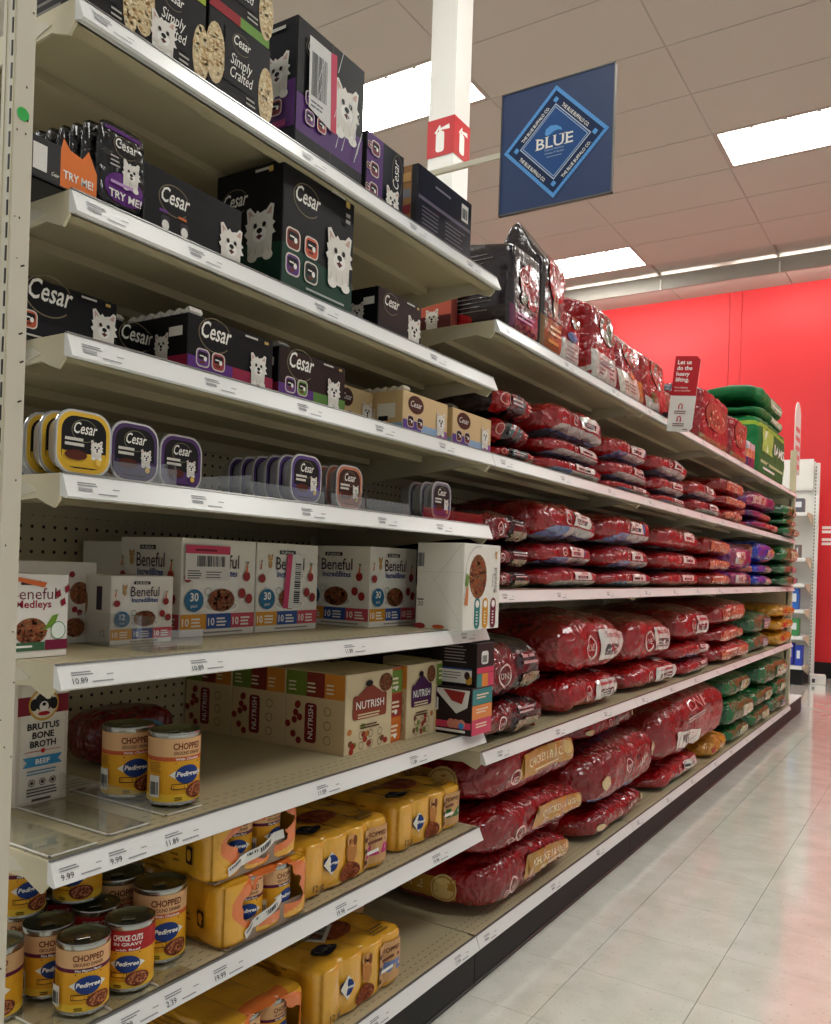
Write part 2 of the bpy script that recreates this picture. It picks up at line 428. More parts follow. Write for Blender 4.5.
g.build('ceiling_grid', M['tbar'], ceil)
# bay beyond the valance: lighter boards up to the wall
c2 = MB().box(.004, 1.214, 0, .80, -.004, .02).mesh('ceiling_tile', M['ctile'])
for i in range(11): link('ceiling_tile', c2, ceil, (CX0+i*1.22, 9.36, CZ))
# troffers
lamp_me = MB().box(.03, 1.19, .03, .58, .0, .012).mesh('diffuser', M['lamp'])
frame_me = MB().box(0, 1.22, 0, .03, -.004, .02).box(0, 1.22, .58, .61, -.004, .02).box(0, .03, .03, .58, -.004, .02).box(1.19, 1.22, .03, .58, -.004, .02).mesh('lamp_frame', M['tbar'])
clip_me = MB().box(-.012, .012, 0, .014, -.008, .0).mesh('lens_clip', M['tbar'])
names = {(-1.60, 6.445): 'bright ceiling light panel at the right edge of the photo, right of the blue sign',
         (-4.04, 4.615): 'bright ceiling light panel cut by the white column',
         (-4.04, 8.275): 'bright ceiling light panel just above the standing red bags, nearest the red wall'}
for X, Y in LP:
    nm = names.get((X, Y), 'ceiling light panel outside the view, '+('%s column, %s row from the red wall' % (['first', 'second', 'third', 'fourth'][[-6.48, -4.04, -1.60, .84].index(X)], ['first', 'second', 'third', 'fourth', 'fifth', 'sixth', 'seventh'][int((8.3-Y)/1.83)])))
    o = thing('ceiling_light', nm, 'ceiling light', (X, Y, CZ), group='recessed ceiling light panels')
    link('light_frame', frame_me, o); link('diffuser', lamp_me, o)
    if Y > 4:
        for q in (.27, .5, .72, .95): link('lens_clip', clip_me, o, (q, .03, 0))
# valance in front of the red wall with the tubes behind it
v_ = struct(MB().box(-7.5, 4.4, 9.25, 9.29, 4.2, CZ-.003).build('trim_1', M['tbar']))
b2 = MB()
for i in range(10): b2.box(CX0+i*1.22+.02-.006, CX0+i*1.22+.02+.006, 9.236, 9.25, 4.19, 4.31)
for i in range(10):
    o = MB().box(-.007, .007, -.014, 0, -.005, .11).build('valance_hanger', M['white'], v_, (CX0+i*1.22+.02, 9.25, 4.2))
for i in range(6):
    o = thing('wall_wash_light', 'wall-washing tube hidden behind the ceiling valance, %s from the left end' % ['first','second','third','fourth','fifth','sixth'][i], 'light', (-6.9+i*1.9, 9.42, 4.27), group='tubes behind the valance')
    MB().tube([(-.85, 0, 0), (.85, 0, 0)], .018, 10).build('tube', M['tube'], o)
    for q in (-.87, .85): MB().box(q, q+.02, -.02, .02, -.02, .09).build('lamp_holder', M['white'], o)
# ---- red wall
wall = struct(MB().box(-8.5, 4.5, 10.185, 10.3, 0, CZ+.03).build('wall_back', M['red']))
xs = []; x = -.17
S = [(-8.5, -4.706), (-4.70, -4.576), (-4.57, -2.262), (-2.258, -2.13), (-2.126, .178), (.182, .31), (.314, 4.5)]
for a, b in S: MB().box(a, b, 10.16, 10.185, .0, CZ).build('wall_panel', M['red'], wall)
struct(MB().box(-8.5, 4.5, 10.145, 10.16, 0, .17).build('baseboard_back', M['black']))

# white lettering on the wall, at the frame's right edge
def text_thing(name, label, cat, pr, mapf, step=.0001):
    me = pr.mesh(name, mapf, step=step); o = link(name, me); tag(o, label, cat); return o
p = Pr()
p = Pr(); p.bars(0, .12, .62, 2, .045, .03, W_, .1); p.bars(0, -.01, .6, 2, .045, .03, W_, .1)
me = p.mesh('wall_lettering', lambda u, v, o: Vector((u, -.002-o, v)))
tag(link('wall_lettering', me, None, (-1.218, 10.16, 1.50)), 'four short lines of small white lettering on the red wall at the right edge', 'wall lettering')

# ================================================================== GONDOLA RUN
BAY = 1.219; Y0 = .688; YB = Y0+BAY            # left bay, right run starts at YB
BACK = -1.562
def bay_frame(y0, y1, label, top):
    o = thing('shelving_frame', label, 'shelving', (BACK, y0, 0), group='shelving bay frames')
    MB().box(-.012, 0, .006, y1-y0-.006, .10, top).build('pegboard_panel', M['peg'], o)
    MB().box(-.03, .012, -.015, .015, 0, top+.02).build('upright', M['cream2'], o)
    MB().box(-.03, .012, y1-y0-.015, y1-y0+.0149, 0, top+.02).build('upright', M['cream2'], o)
    MB().box(-.03, -.012, .0, y1-y0, top-.03, top).build('top_rail', M['cream2'], o)
    return o
bay_frame(Y0, YB-.0005, 'cream pegboard frame behind the six shelves of the near bay', 1.83)
ords = ['first', 'second', 'third', 'fourth']
for i in range(4):
    bay_frame(YB+i*BAY+.031 if i == 0 else YB+i*BAY+.031, YB+(i+1)*BAY, f'cream pegboard frame of the {ords[i]} bay of the long bag run', 1.80)

def tag_print(price=None, wide=False):
    p = Pr()
    p.bars(0, .019, .034, 2, .0035, .0016, (140, 140, 142))
    if price: p.text(price, 0, .004, .0085, (40, 40, 44), al='l')
    else: p.bars(.0, .0075, .022, 1, .004, .005, (158, 158, 160))
    p.bars(.03, .004, .035, 1, .004, .002, (150, 150, 152)); p.bars(.055, .013, .012, 1, .003, .0015, (150, 150, 150))
    return p
_tagm = {}
def tag_mesh(price):
    if price not in _tagm: _tagm[price] = tag_print(price).mesh('price_tag', lambda u, v, o: Vector((o, u, v)))
    return _tagm[price]
_stripc = {}
def shelf(z, y0, w, label, tags=(), base=False, group=None, strip_col='whitestrip', deep=.545):
    o = thing('shelf', label, 'shelf', (-1.0, y0, z), group=group)
    e = .0015
    e2 = .0056; pan = MB().box(-deep, 0, e2, w-e2, -.003, 0)
    if not base:
        pan.box(-.004, 0, e2, w-e2, -.03, 0).box(-.03, 0, e2, w-e2, -.03, -.028)
        for xr in (-.19, -.36): pan.box(xr-.03, xr, .02, w-.02, -.018, -.003)
        pan.box(-deep, -deep+.004, e, w-e, -.03, 0)
    pan.build('shelf_pan', M['shelf'], o)
    # price rail: tilted moulding
    rail = MB().prism([(0.0, .001), (.004, .0015), (.018, -.031), (.014, -.0335), (.0, -.03)], 'y', e, w-e)
    r = rail.build('price_rail', M[strip_col], o)
    MB().prism([(.0005, .0012), (.005, .0022), (.0062, -.0005), (.003, -.001)], 'y', e, w-e).build('rail_lip', M['greyedge'], r)
    ang = math.atan2(.014, .0325)
    for y, price in tags:
        t_ = link('price_tag', tag_mesh(price), r, (.0178, y, -.0295)); t_.rotation_euler = (0, -ang, 0)
    if not base:
        prof = [(0, 0.0), (0, -.034), (-.012, -.046), (-.03, -.040), (-.05, -.032), (-.12, -.036), (-deep+.02, -.085), (-deep, -.085), (-deep, 0)]
        for yy in (e, w-e-.004):
            b = MB().prism(prof, 'y', yy, yy+.004).build('bracket', M['cream'], o)
            MB().prism([(-.05, -.022), (-.07, -.012), (-.10, -.010), (-.13, -.016), (-.15, -.03), (-.10, -.033)], 'y', yy-.0012, yy+.0052).build('bracket_boss', M['cream2'], b)
    else:
        b = MB().box(-.02, .004, e, w-e, -.13+.0, -.032).build('kick_plate', M['black'], o)
        MB().box(-.002, .007, e, w-e, -.042, -.034).box(-.002, .0055, e, w-e, -.125, -.118).build('kick_trim', M['blackp'], b)
        MB().box(-deep, -.02, e, w-e, -.128, -.003).build('deck_body', M['cream2'], o)
    return o
LZ = [1.80, 1.545, 1.355, 1.170, .915, .655, .408, .13]
names_l = ['topmost shelf of the near bay, holding black plastic-wrapped dog food multipacks',
           'second shelf from the top of the near bay, with pouches and the big green-based carton',
           'third shelf from the top of the near bay, with low black and tan tray cartons',
           'fourth shelf of the near bay, nearly empty with small food trays on edge',
           'fifth shelf of the near bay, with white cartons and a 10.89 price',
           'sixth shelf of the near bay, with two yellow cans and 9.99 prices',
           'seventh shelf of the near bay, with yellow cans and wrapped can packs',
           'bottom deck of the near bay with black kick plate, holding yellow can packs']
T_l = [[(.02, None), (.45, None), (.8, None), (1.05, None)], [(.02, None), (.2, None), (.5, None), (.9, None)], [(.02, None), (.24, None), (.46, None), (.7, None), (.95, None)],
       [(.02, None), (.22, None), (.48, None), (.72, None), (.95, None)], [(.02, '10.89'), (.23, '10.89'), (.62, '11.89'), (1.08, None)],
       [(.012, '9.99'), (.09, '9.99'), (.19, '11.89'), (.55, '11.89'), (.87, '11.89')], [(-.0+.06, None), (.12, '1.89'), (.20, '2.39'), (.30, '19.99'), (.62, '19.98'), (.98, '19.98')], [(.75, '17.99'), (1.1, '17.99')]]
for z, nm, tg in zip(LZ, names_l, T_l):
    shelf(z, Y0, BAY, nm, tg, base=(z < .2), group='shelves of the near bay')
RZ = [1.695, 1.355, 1.008, .596, .13]
rn = ['top shelf with standing bags', 'second shelf', 'third shelf', 'fourth shelf', 'bottom deck']
random.seed(4)
for li, z in enumerate(RZ):
    for i in range(4):
        tg = [(.03+random.random()*.05+k*.4, None) for k in range(3)]
        shelf(z, YB+i*BAY, BAY, f'{rn[li]} of the long bag run, {ords[i]} bay from the near end', tg, base=(z < .2), group='shelves of the long bag run')
YE = YB+4*BAY
# end cap beyond the run
o = thing('endcap_display', 'end-of-aisle shelving with cream upright past the last bags, facing the red wall', 'shelving', (-1.06, YE, 0))
MB().box(-1.1, .028, .0155, .03, .0, 1.68).build('back_panel', M['cream'], o)
MB().box(.015, .055, .0155, .05, 0, 2.02).build('upright', M['cream'], o)
MB().box(-1.1, .06, .031, .62, .0, .125).build('base_deck', M['black'], o)
MB().box(-1.1, .062, .031, .63, .125, .135).build('deck_top', M['whitestrip'], o)
for z in (.42, .72, 1.02, 1.32, 1.66): link('endcap_shelf', MB().prism([(.051, 0), (.36, 0), (.37, -.04), (.34, -.045), (.051, -.09)], 'x', -1.08, -.005).mesh('endcap_shelf', M['white']), o, (0, 0, z))
for q, (z, c, h) in enumerate(((.136, (30, 120, 60), .16), (.421, (222, 118, 60), .17), (.721, (40, 90, 190), .2), (1.021, (224, 130, 96), .2), (1.321, (214, 200, 190), .14))):
    lb = ['green', 'orange', 'blue', 'salmon', 'pale'][q]
    e_ = thing('carton', f'{lb} carton on the end cap shelf at the far end of the run', 'carton', (-1.08, YE+.14, z))
    MB().box(-.22, 0, 0, .17, 0, h).build('carton_body', M['card'], e_, bevel=.002, cols=lin(c)); MB().box(0, .0008, .03, .14, .03, h-.04).build('front_print', M['card'], e_, cols=lin((230, 224, 214)))
# header blade on end cap
bl = MB(); pr_ = [(0, 0), (.26, 0), (.26, .42)]
for k in range(9): a = PI*k/8; pr_.append((.13+.13*math.cos(a), .42+.13*math.sin(a)))
b = thing('blade_sign', 'tall round-topped blade sign with pink stripes at the far end of the shelves', 'sign', (-1.03, YE+.06, 1.86))
MB().prism([(p_, q_) for p_, q_ in pr_], 'x', 0, .006).build('sign_board', M['white'], b)
p = Pr()
for k in range(5): p.rect(.03, .04+k*.07, .2, .035, (224, 120, 120))
link('stripe_print', p.mesh('stripe_print', lambda u, v, o: Vector((.006+o, u, v))), b)

# ---- slotted upright post at the near left
o = thing('slotted_post', 'tall cream slotted post at the left edge of the photo with a green dot sticker', 'post', (-1.0, .610, 0))
MB().box(-.030, 0, 0, .025, 0, 2.6).build('post_body', M['cream2'], o)
mb = MB()
for k in range(90): mb.box(-.0105, -.0075, -.0009, .002, .03+k*.0285, .03+k*.0285+.019)
s_ = mb.build('slot', M['blackp'], o); s_['kind'] = 'stuff'
MB().box(-.0235, -.0215, -.0012, .001, 0, 2.6).box(-.0045, -.0030, -.0010, .001, 0, 2.6).build('post_rib', M['cream'], o)
p = Pr(); p.ell(0, 0, .0085, .0085, (66, 178, 88), 24)
link('sticker', p.mesh('sticker', lambda u, v, o: Vector((o, u, v))), o, (0.0002, .011, 1.612))['label'] = 'green round dot sticker'
p = Pr()
rs = random.Random(3)
for k in range(26): p.ell(rs.random()*.022+.001, .2+rs.random()*1.6, .0007+rs.random()*.0009, .0007+rs.random()*.0012, (70, 60, 46), 8)
for zz in (1.30, 1.335, 1.42, 1.25): p.rect(.010+rs.random()*.006, zz, .006, .0022, (46, 38, 30), rot=.5)
link('scuff_marks', p.mesh('scuff_marks', lambda u, v, o: Vector((o, u, v))), o, (0.0002, 0, 0))
# ---- white column with fire sign
o = thing('column', 'square white building column rising behind the shelves through the ceiling light', 'column', (-2.128, 3.57, 0))
MB().box(-.15, 0, 0, .155, 0, CZ-.005).build('column_shaft', M['white'], o, bevel=.004)
MB().box(-.022, .001, -.001, .0, 0, CZ-.01).build('corner_trim', M['white'], o)
fs = thing('fire_extinguisher_sign', 'red wrap-around sign with white fire extinguisher pictograms on the white column', 'sign', (-2.128, 3.57, 3.103))
def ext(p, x, y, h):
    p.rrect(x-.16*h, y, .32*h, .68*h, .1*h, W_); p.rect(x-.05*h, y+.66*h, .1*h, .14*h, W_); p.poly([(x-.02*h, y+.78*h), (x+.34*h, y+.86*h), (x+.36*h, y+.7*h), (x+.06*h, y+.72*h)], W_); p.poly([(x-.22*h, y+.66*h), (x-.02*h, y+.9*h), (x+.02*h, y+.84*h), (x-.16*h, y+.62*h)], W_)
SH = .187
MB().box(-.152, .002, -.003, -.0012, 0, SH).build('sign_face', simple('sign_red', (196, 34, 40), .5), fs)
MB().box(.0012, .003, -.003, .157, 0, SH).build('sign_face', bpy.data.materials['sign_red'], fs)
p = Pr(); ext(p, .075, .02, .15); link('pictogram', p.mesh('pictogram', lambda u, v, o: Vector((u-.152, -.003-o, v))), fs)
p = Pr(); ext(p, .075, .02, .15); link('pictogram', p.mesh('pictogram', lambda u, v, o: Vector((.003+o, u, v))), fs)

# ---- BLUE sign
BL = (40, 62, 106); LB = (96, 160, 226)
sg = thing('hanging_sign', 'square blue aisle sign with a diamond logo reading BLUE, held on a metal arm', 'sign', (-.994, YB, 1.957))
MB().box(0, .292, -.002, .006, 0, .302).build('sign_panel', simple('sign_blue', BL, .4), sg)
MB().box(-.0025, 0, -.004, .008, -.003, .305).box(.292, .2945, -.004, .008, -.003, .305).box(-.0025, .2945, -.004, .008, -.003, 0).box(-.0025, .2945, -.004, .008, .302, .305).build('sign_frame', M['greyedge'], sg)
MB().box(-.56, -.0025, -.004, .004, .146, .160).build('support_arm', M['cream2'], sg)
MB().box(-.575, -.555, -.012, .012, -.16, .165).build('arm_post', M['greyedge'], sg)
p = Pr(); cx, cy, R = .146, .152, .135
def dia(r, c): p.poly([(cx-r, cy), (cx, cy-r), (cx+r, cy), (cx, cy+r)], c)
dia(R*.97, (30, 48, 84))
n = 21
for k in range(4):
    a0 = (math.cos(k*PI/2), math.sin(k*PI/2)); a1 = (math.cos((k+1)*PI/2), math.sin((k+1)*PI/2))
    v = []; f_ = []
    for rr in (R*.975,):
        for i in range(n):
            q = i/n; x_ = cx+rr*(a0[0]*(1-q)+a1[0]*q); y_ = cy+rr*(a0[1]*(1-q)+a1[1]*q); b_ = len(v); s_ = .0060
            v += [(x_-s_, y_), (x_, y_-s_), (x_+s_, y_), (x_, y_+s_)]; f_.append((b_, b_+1, b_+2, b_+3))
    p.raw(v, f_, LB)
    x_, y_ = cx+R*.76*a0[0], cy+R*.76*a0[1]; p.poly([(x_-.008, y_), (x_, y_-.008), (x_+.008, y_), (x_, y_+.008)], LB)
    q = .5; rr = R*.77; xm, ym = cx+rr*(a0[0]+a1[0])*.5, cy+rr*(a0[1]+a1[1])*.5
dia(R*.69, (190, 205, 225)); dia(R*.665, (40, 62, 106)); dia(R*.64, (150, 175, 215)); dia(R*.615, (46, 84, 140))
for ang, dx, dy in ((PI/4, -1, 1), (-PI/4, 1, 1), (-PI/4, -1, -1), (PI/4, 1, -1)):
    q = R*.385 if dy > 0 else R*.425
    sxx = cx+dx*q; syy = cy+dy*q
    off = -.004
    p.text('THE BLUE BUFFALO CO.', sxx-math.sin(ang)*off*0+.0035*math.sin(ang), syy-.0035*math.cos(ang), .0085, W_, rot=ang, bold=.02, w=.098)
# BLUE with serifs
p.text('BLUE', cx, cy-.012, .027, W_, bold=.012, w=.096)
v = []; f_ = []
for sx_, ww in ((cx-.049, .008), (cx-.0235, .010), (cx-.003, .009), (cx+.013, .009), (cx+.026, .008)):
    for yy in (cy-.0125, cy+.0138):
        if sx_ > cx-.006 and sx_ < cx+.018 and yy < cy: continue
        b_ = len(v); v += [(sx_-.0015, yy), (sx_+ww-.0015, yy), (sx_+ww-.0015, yy+.0016), (sx_-.0015, yy+.0016)]; f_.append((b_, b_+1, b_+2, b_+3))
p.raw(v, f_, W_)
p.poly([(cx-.026, cy+.022), (cx-.024, cy+.034), (cx-.012, cy+.041), (cx+.004, cy+.039), (cx+.016, cy+.031), (cx+.020, cy+.023), (cx+.008, cy+.027), (cx-.001, cy+.026), (cx-.008, cy+.022), (cx-.016, cy+.018), (cx-.022, cy+.018)], LB)
p.text('Natural Nutrition', cx, cy-.020, .0055, (170, 190, 220), w=.05); p.text('Ultimate Protection', cx, cy-.0285, .0055, (170, 190, 220), w=.05); p.rect(cx-.02, cy-.036, .04, .0012, (170, 190, 220))
link('logo_print', p.mesh('logo_print', lambda u, v, o: Vector((u, -.002-o, v))), sg)

# ---- "Let us do the heavy lifting" blade on the top shelf edge
sg = thing('shelf_sign', 'red and white blade sign on the top shelf edge about heavy lifting', 'sign', (-.989, 3.40, 1.640)); sg.rotation_euler = (0, .10, 0)
SM = simple('blade_board', (226, 222, 216), .5)
prof = [(0, 0), (.085, 0), (.10, .015), (.10, .285), (.085, .30), (0, .30)]
MB().prism([(x_, z_) for x_, z_ in prof], 'y', 0, .003).build('sign_board', SM, sg)
p = Pr(); RD = (176, 36, 44)
p.poly([(0, .143), (.10, .143), (.10, .285), (.085, .30), (0, .30)], RD)
for i, s_ in enumerate(('Let us', 'do the', 'heavy', 'lifting.')): p.text(s_, .012, .268-i*.023, .0165, W_, al='l', bold=.018)
p.text('Free shipping', .012, .172, .007, W_, al='l'); p.text('see an associate', .012, .160, .007, W_, al='l')
for yy in (.095, .045):
    p.ring(.045, yy+.006, .009, .011, .004, RD, 14, 0, PI); p.rect(.036, yy-.006, .005, .012, RD); p.rect(.049, yy-.006, .005, .012, RD)
    p.bars(.022, yy-.016, .048, 2, .008, .0035, (110, 60, 60), .1)
p.bars(.065, .008, .025, 1, .01, .003, (120, 60, 60))
link('sign_print', p.mesh('sign_print', lambda u, v, o: Vector((u, -o, v))), sg)
MB().box(-.022, .0, -.005, -.0015, .055, .075).box(-.022, -.016, -.12, -.0015, .052, .060).box(-.03, -.016, -.13, -.1, .05, .063).build('sign_clip', M['blackp'], sg)

# ---- far white shelving against the red wall
fg = thing('wall_shelving', 'white shelving unit with slotted side against the red back wall', 'shelving', (-1.24, 9.66, 0))
MB().box(-1.22, 0, .02, .03, .1, 2.30).build('pegboard_panel', M['white'], fg)
MB().box(0, .045, -.02, .03, 0, 2.28).build('upright', M['white'], fg)
mb = MB()
for k in range(60): mb.box(.006, .016, -.0215, -.0195, .1+k*.036, .1+k*.036+.022)
s_ = mb.build('slot', M['greyedge'], fg); s_['kind'] = 'stuff'
MB().box(-1.22, -.01, -.05, -.03, 2.02, 2.32).box(-1.22, -.01, -.045, -.02, 2.0, 2.02).build('header_panel', M['white'], fg)
FZ = [1.74, 1.28, 1.02, .757, .49, .19]
for z in FZ:
    s_ = link('wall_shelf', MB().box(-1.2, -.01, -.40, .02, -.004, 0).box(-1.2, -.015, -.405, -.4, -.035, 0).mesh('wall_shelf', M['whitestrip']), fg, (0, 0, z))
    MB().prism([(-.40, 0), (-.40, -.03), (.0, -.12), (.0, 0)], 'x', -.01, -.006).build('bracket', M['cream'], s_)
MB().box(-1.2, -.01, -.38, .02, 0, .15).build('kick_plate', M['black'], fg)
far_items = [(1.744, -.15, .10, .14, (90, 92, 100), 'grey framed'), (1.284, -.12, .05, .13, (110, 100, 96), 'pale tan'), (1.284, -.30, .12, .14, (170, 168, 160), 'off-white'), (1.024, -.20, .10, .05, (120, 130, 120), 'grey green'),
             (.761, -.17, .10, .21, (40, 104, 190), 'light blue'), (.761, -.30, .12, .24, (224, 120, 70), 'tall orange'), (.494, -.18, .12, .17, (60, 140, 80), 'green and white'), (.194, -.20, .10, .22, (40, 50, 150), 'dark blue'), (.194, -.09, .07, .20, (34, 62, 170), 'bright blue'), (.494, -.32, .12, .14, (60, 140, 190), 'sky blue'), (.194, -.34, .13, .18, (150, 170, 170), 'grey')]
for z, x_, w_, h_, c, lb in far_items:
    e_ = thing('box', f'{lb} box on the white shelving unit by the red wall', 'box', (-1.24+x_, 9.29, z))
    MB().box(0, w_, 0, .12, 0, h_).build('box_body', M['card'], e_, bevel=.002, cols=lin(c)); MB().box(.02, w_-.02, -.0012, 0, h_*.35, h_*.75).build('front_print', M['card'], e_, cols=lin((220, 224, 230)))
e_ = thing('floor_box', 'small white box lying on the floor by the black baseboard', 'box', (-1.20, 9.42, 0), .2)
MB().box(0, .15, 0, .12, 0, .10).build('box_body', M['card'], e_, bevel=.004, cols=lin((222, 218, 212))); MB().box(.02, .05, -.0012, 0, .02, .06).build('front_print', M['card'], e_, cols=lin((60, 60, 64)))

# ================================================================== CARTONS
def flat_front(u, v, o): return Vector((o, u, v))
def carton(label, loc, W, D, H, col, front=None, side=None, top=None, rz=0, name='carton', cat='carton', group=None, shiny=False, extra=None):
    o = thing(name, label, cat, loc, rz, group)
    MB().box(-D, 0, 0, W, 0, H).build('carton_body', M['wrap' if shiny else 'card'], o, bevel=.0016, cols=lin(col))
    mat = M['print']
    if front: link('front_print', front.mesh('front_print', lambda u, v, q: Vector((q, u, v)), mat), o)
    if side: link('side_print', side.mesh('side_print', lambda u, v, q: Vector((u-D, -q, v)), mat), o)
    if top: link('top_print', top.mesh('top_print', lambda u, v, q: Vector((-v, u, H+q)), mat), o)
    if extra: extra(o, W, D, H)
    return o
BK = (12, 11, 14)
def cesar_front(W, H, bands=((96, 50, 130), (150, 40, 70)), logo=.42, dogx=.80, icons=2, icol=((110, 70, 140), (160, 60, 70)), dy=.42, dh=.5, brown=False):
    p = Pr(); p.rect(.002, .002, W-.004, H-.004, (40, 24, 22) if brown else BK)
    for i, c in enumerate(bands): p.rect(W*(.0+i/len(bands)), H*.10, W/len(bands), H*.2, c)
    p.bars(.01, H*.04, W*.6, 1, .01, H*.03, (190, 186, 180))
    lw = W*logo; p.cesar(W*.08+lw/2, H*.66, lw)
    for i in range(icons): p.tubicon(W*.16+i*W*.17, H*.3, min(H*.34, W*.15), icol[i % len(icol)])
    p.dog(W*dogx, H*dy, H*dh)
    p.bars(W*.62, H*.9, W*.2, 1, .01, H*.035, (200, 196, 188)); p.rect(W*.86, H*.88, W*.05, H*.05, (190, 160, 90))
    return p
def cesar_side(D, H, band=(150, 40, 70)):
    p = Pr(); p.rect(.001, .002, D-.002, H-.004, (18, 17, 20)); p.rect(0.001, H*.10, D*.55, H*.16, (96, 50, 130)); p.rect(D*.55, H*.1, D*.449, H*.2, band)
    p.cesar(D*.3, H*.55, D*.4); p.dog(D*.62, H*.5, H*.42); p.rect(D*.74, H*.62, D*.2, H*.16, (228, 224, 216)); return p
def scallops(n, col=(226, 222, 214)):
    def f(o, W, D, H):
        for i in range(n):
            y = -D+D*(i+.5)/n
            MB().prism([(y-D/n*.46, 0), (y+D/n*.3, 0), (y+D/n*.46, .004), (y+D/n*.30, .011), (y+D/n*.02, .009), (y-D/n*.3, .004)], 'y', .004, .03).build('tray_flap', M['card'], o, (0, 0, H), cols=lin(col))
    return f
# --- topmost shelf (z 1.80)
def simply(W, H, bands, seed):
    p = Pr(); p.rect(.001, .001, W-.002, H-.002, (26, 24, 26))
    p.rect(0, 0, W*.5, H*.13, bands[0]); p.rect(W*.5, 0, W*.5, H*.13, bands[1])
    p.ell(W*.1, H*.52, W*.15, H*.34, (206, 186, 146), 18).kibble(W*.1, H*.52, W*.13, H*.31, 46, ((176, 140, 92), (228, 208, 168)), .0032, seed)
    p.ell(W*.93, H*.42, W*.13, H*.34, (206, 186, 146), 18).kibble(W*.93, H*.42, W*.11, H*.31, 46, ((186, 150, 100), (232, 214, 176)), .0032, seed+1)
    p.rect(W*.24, H*.30, W*.5, H*.62, (26, 24, 26)); p.cesar(W*.5, H*.77, W*.34)
    p.text('Simply', W*.5, H*.53, H*.13, W_, shear=.2, w=W*.34); p.text('Crafted', W*.5, H*.38, H*.13, W_, shear=.2, w=W*.36)
    p.bars(W*.6, H*.24, W*.18, 2, .008, .003, (180, 176, 170)); return p
def simply_b(W, H):
    p = simply(W, H, ((150, 172, 50), (206, 96, 60)), 4); p.dog(W*.36, H*.34, H*.42); return p
def sside(D, H):
    p = Pr(); p.rect(.001, .001, D-.002, H-.002, (30, 28, 30)); p.bars(D*.2, H*.7, D*.6, 8, .012, .004, (120, 116, 110)); return p
Xs = -1.022
carton('black carton with pasta pictures and a lime base band, first on the topmost shelf', (Xs, .70, 1.8003), .10, .12, .135, BK, simply(.10, .135, ((150, 172, 50), (150, 172, 50)), 2), sside(.12, .135))
carton('black carton with a white terrier and lime and orange base bands on the topmost shelf', (Xs, .804, 1.8003), .133, .12, .135, BK, simply_b(.133, .135), sside(.12, .135))
carton('black carton with dark red and green base bands, under another carton on the topmost shelf', (Xs, .944, 1.8003), .142, .12, .145, BK, simply(.142, .145, ((122, 34, 40), (110, 150, 70)), 8), sside(.12, .145))
carton('black carton with red and green bands stacked on another near the top of the photo', (Xs, .943, 1.9457), .138, .12, .13, BK, simply(.138, .13, ((150, 40, 48), (110, 150, 70)), 12), sside(.12, .13))
carton('black carton with pasta pictures stacked highest at the top left corner of the photo', (Xs, .82, 1.9357), .115, .12, .13, BK, simply(.115, .13, ((150, 40, 48), (150, 172, 50)), 16), sside(.12, .13))
# plastic wrapped multipack with white barcode label
def bigpack(W, H, low=(84, 44, 110), dogs=True):
    p = Pr(); p.rect(.002, .002, W-.004, H-.004, BK); p.rect(.002, H*.1, W-.004, H*.3, low); p.rect(W*.5-.0008, 0, .0016, H, (70, 66, 70))
    p.cesar(W*.25, H*.78, W*.3); p.dog(W*.72, H*.56, H*.4)
    for i in range(2):
        for j in range(2): p.tubicon(W*(.18+.16*i), H*(.40-.15*j), W*.13, ((120, 70, 140), (170, 60, 70))[i])
    return p
p = bigpack(.205, .23)
p.poly([(.03, .075), (.095, .06), (.09, .205), (.028, .205)], (214, 212, 210)); p.barcode(.036, .10, .046, .08, (60, 60, 64), 18); p.bars(.036, .088, .04, 2, .008, .003, (90, 90, 94))
p.poly([(.095, .06), (.112, .06), (.108, .208), (.09, .205)], (196, 52, 84))
rs = random.Random(9)
for k in range(16):  # pale slivers painted as glints of light on the plastic wrap
    x_, y_ = .03+rs.random()*.16, .03+rs.random()*.16; L = .02+rs.random()*.05; p.poly([(x_, y_), (x_+.002, y_+.0005), (x_+L*.35, y_+L), (x_+L*.33, y_+L)], (205, 204, 208))
q = Pr(); q.rect(.001, .002, .088, .226, (24, 23, 30)); q.rect(.001, .03, .088, .085, (88, 46, 112)); q.dog(.045, .135, .07); q.tubicon(.045, .07, .03, (150, 60, 80)); q.bars(.02, .21, .05, 1, .01, .006, (200, 196, 188)); q.rect(.02, .032, .05, .012, (160, 60, 120)); q.bars(.01, .015, .06, 2, .008, .003, (150, 148, 150))
carton('tall plastic-wrapped black multipack with a white barcode label and pink stripe on the topmost shelf', (Xs, 1.154, 1.8203), .205, .09, .23, BK, p, q, shiny=True)
# folded shipper tray under it
o = thing('display_tray', 'flattened dark display tray under the plastic-wrapped multipack on the topmost shelf', 'tray', (Xs+.005, 1.15, 1.8003))
MB().box(-.12, 0, 0, .21, 0, .0195).build('tray_body', M['card'], o, bevel=.001, cols=lin((34, 32, 34)))
MB().box(.0, .0012, .02, .12, .003, .016).build('tray_label', M['card'], o, cols=lin((150, 148, 146)))
p = Pr(); W, H = .135, .14; p.rect(.001, .001, W-.002, H-.002, (24, 24, 34)); p.rect(.001, .001, W*.42, H-.002, (84, 44, 110))
for j in range(3): p.tubicon(W*.2, H*(.2+.3*j), W*.22, (130, 60, 90)); p.tubicon(W*.04, H*(.2+.3*j), W*.1, (150, 60, 80))
p.text('Cesar', W*.82, H*.62, .022, W_, shear=.2, rot=PI/2, w=.06); p.ring(W*.78, H*.62, .02, .045, .0014, (120, 108, 84), 24); p.dog(W*.66, H*.2, H*.4)
carton('purple and black carton lying on its side, right of the plastic-wrapped multipack', (Xs, 1.373, 1.8003), W, .14, H, BK, p, sside(.14, H))
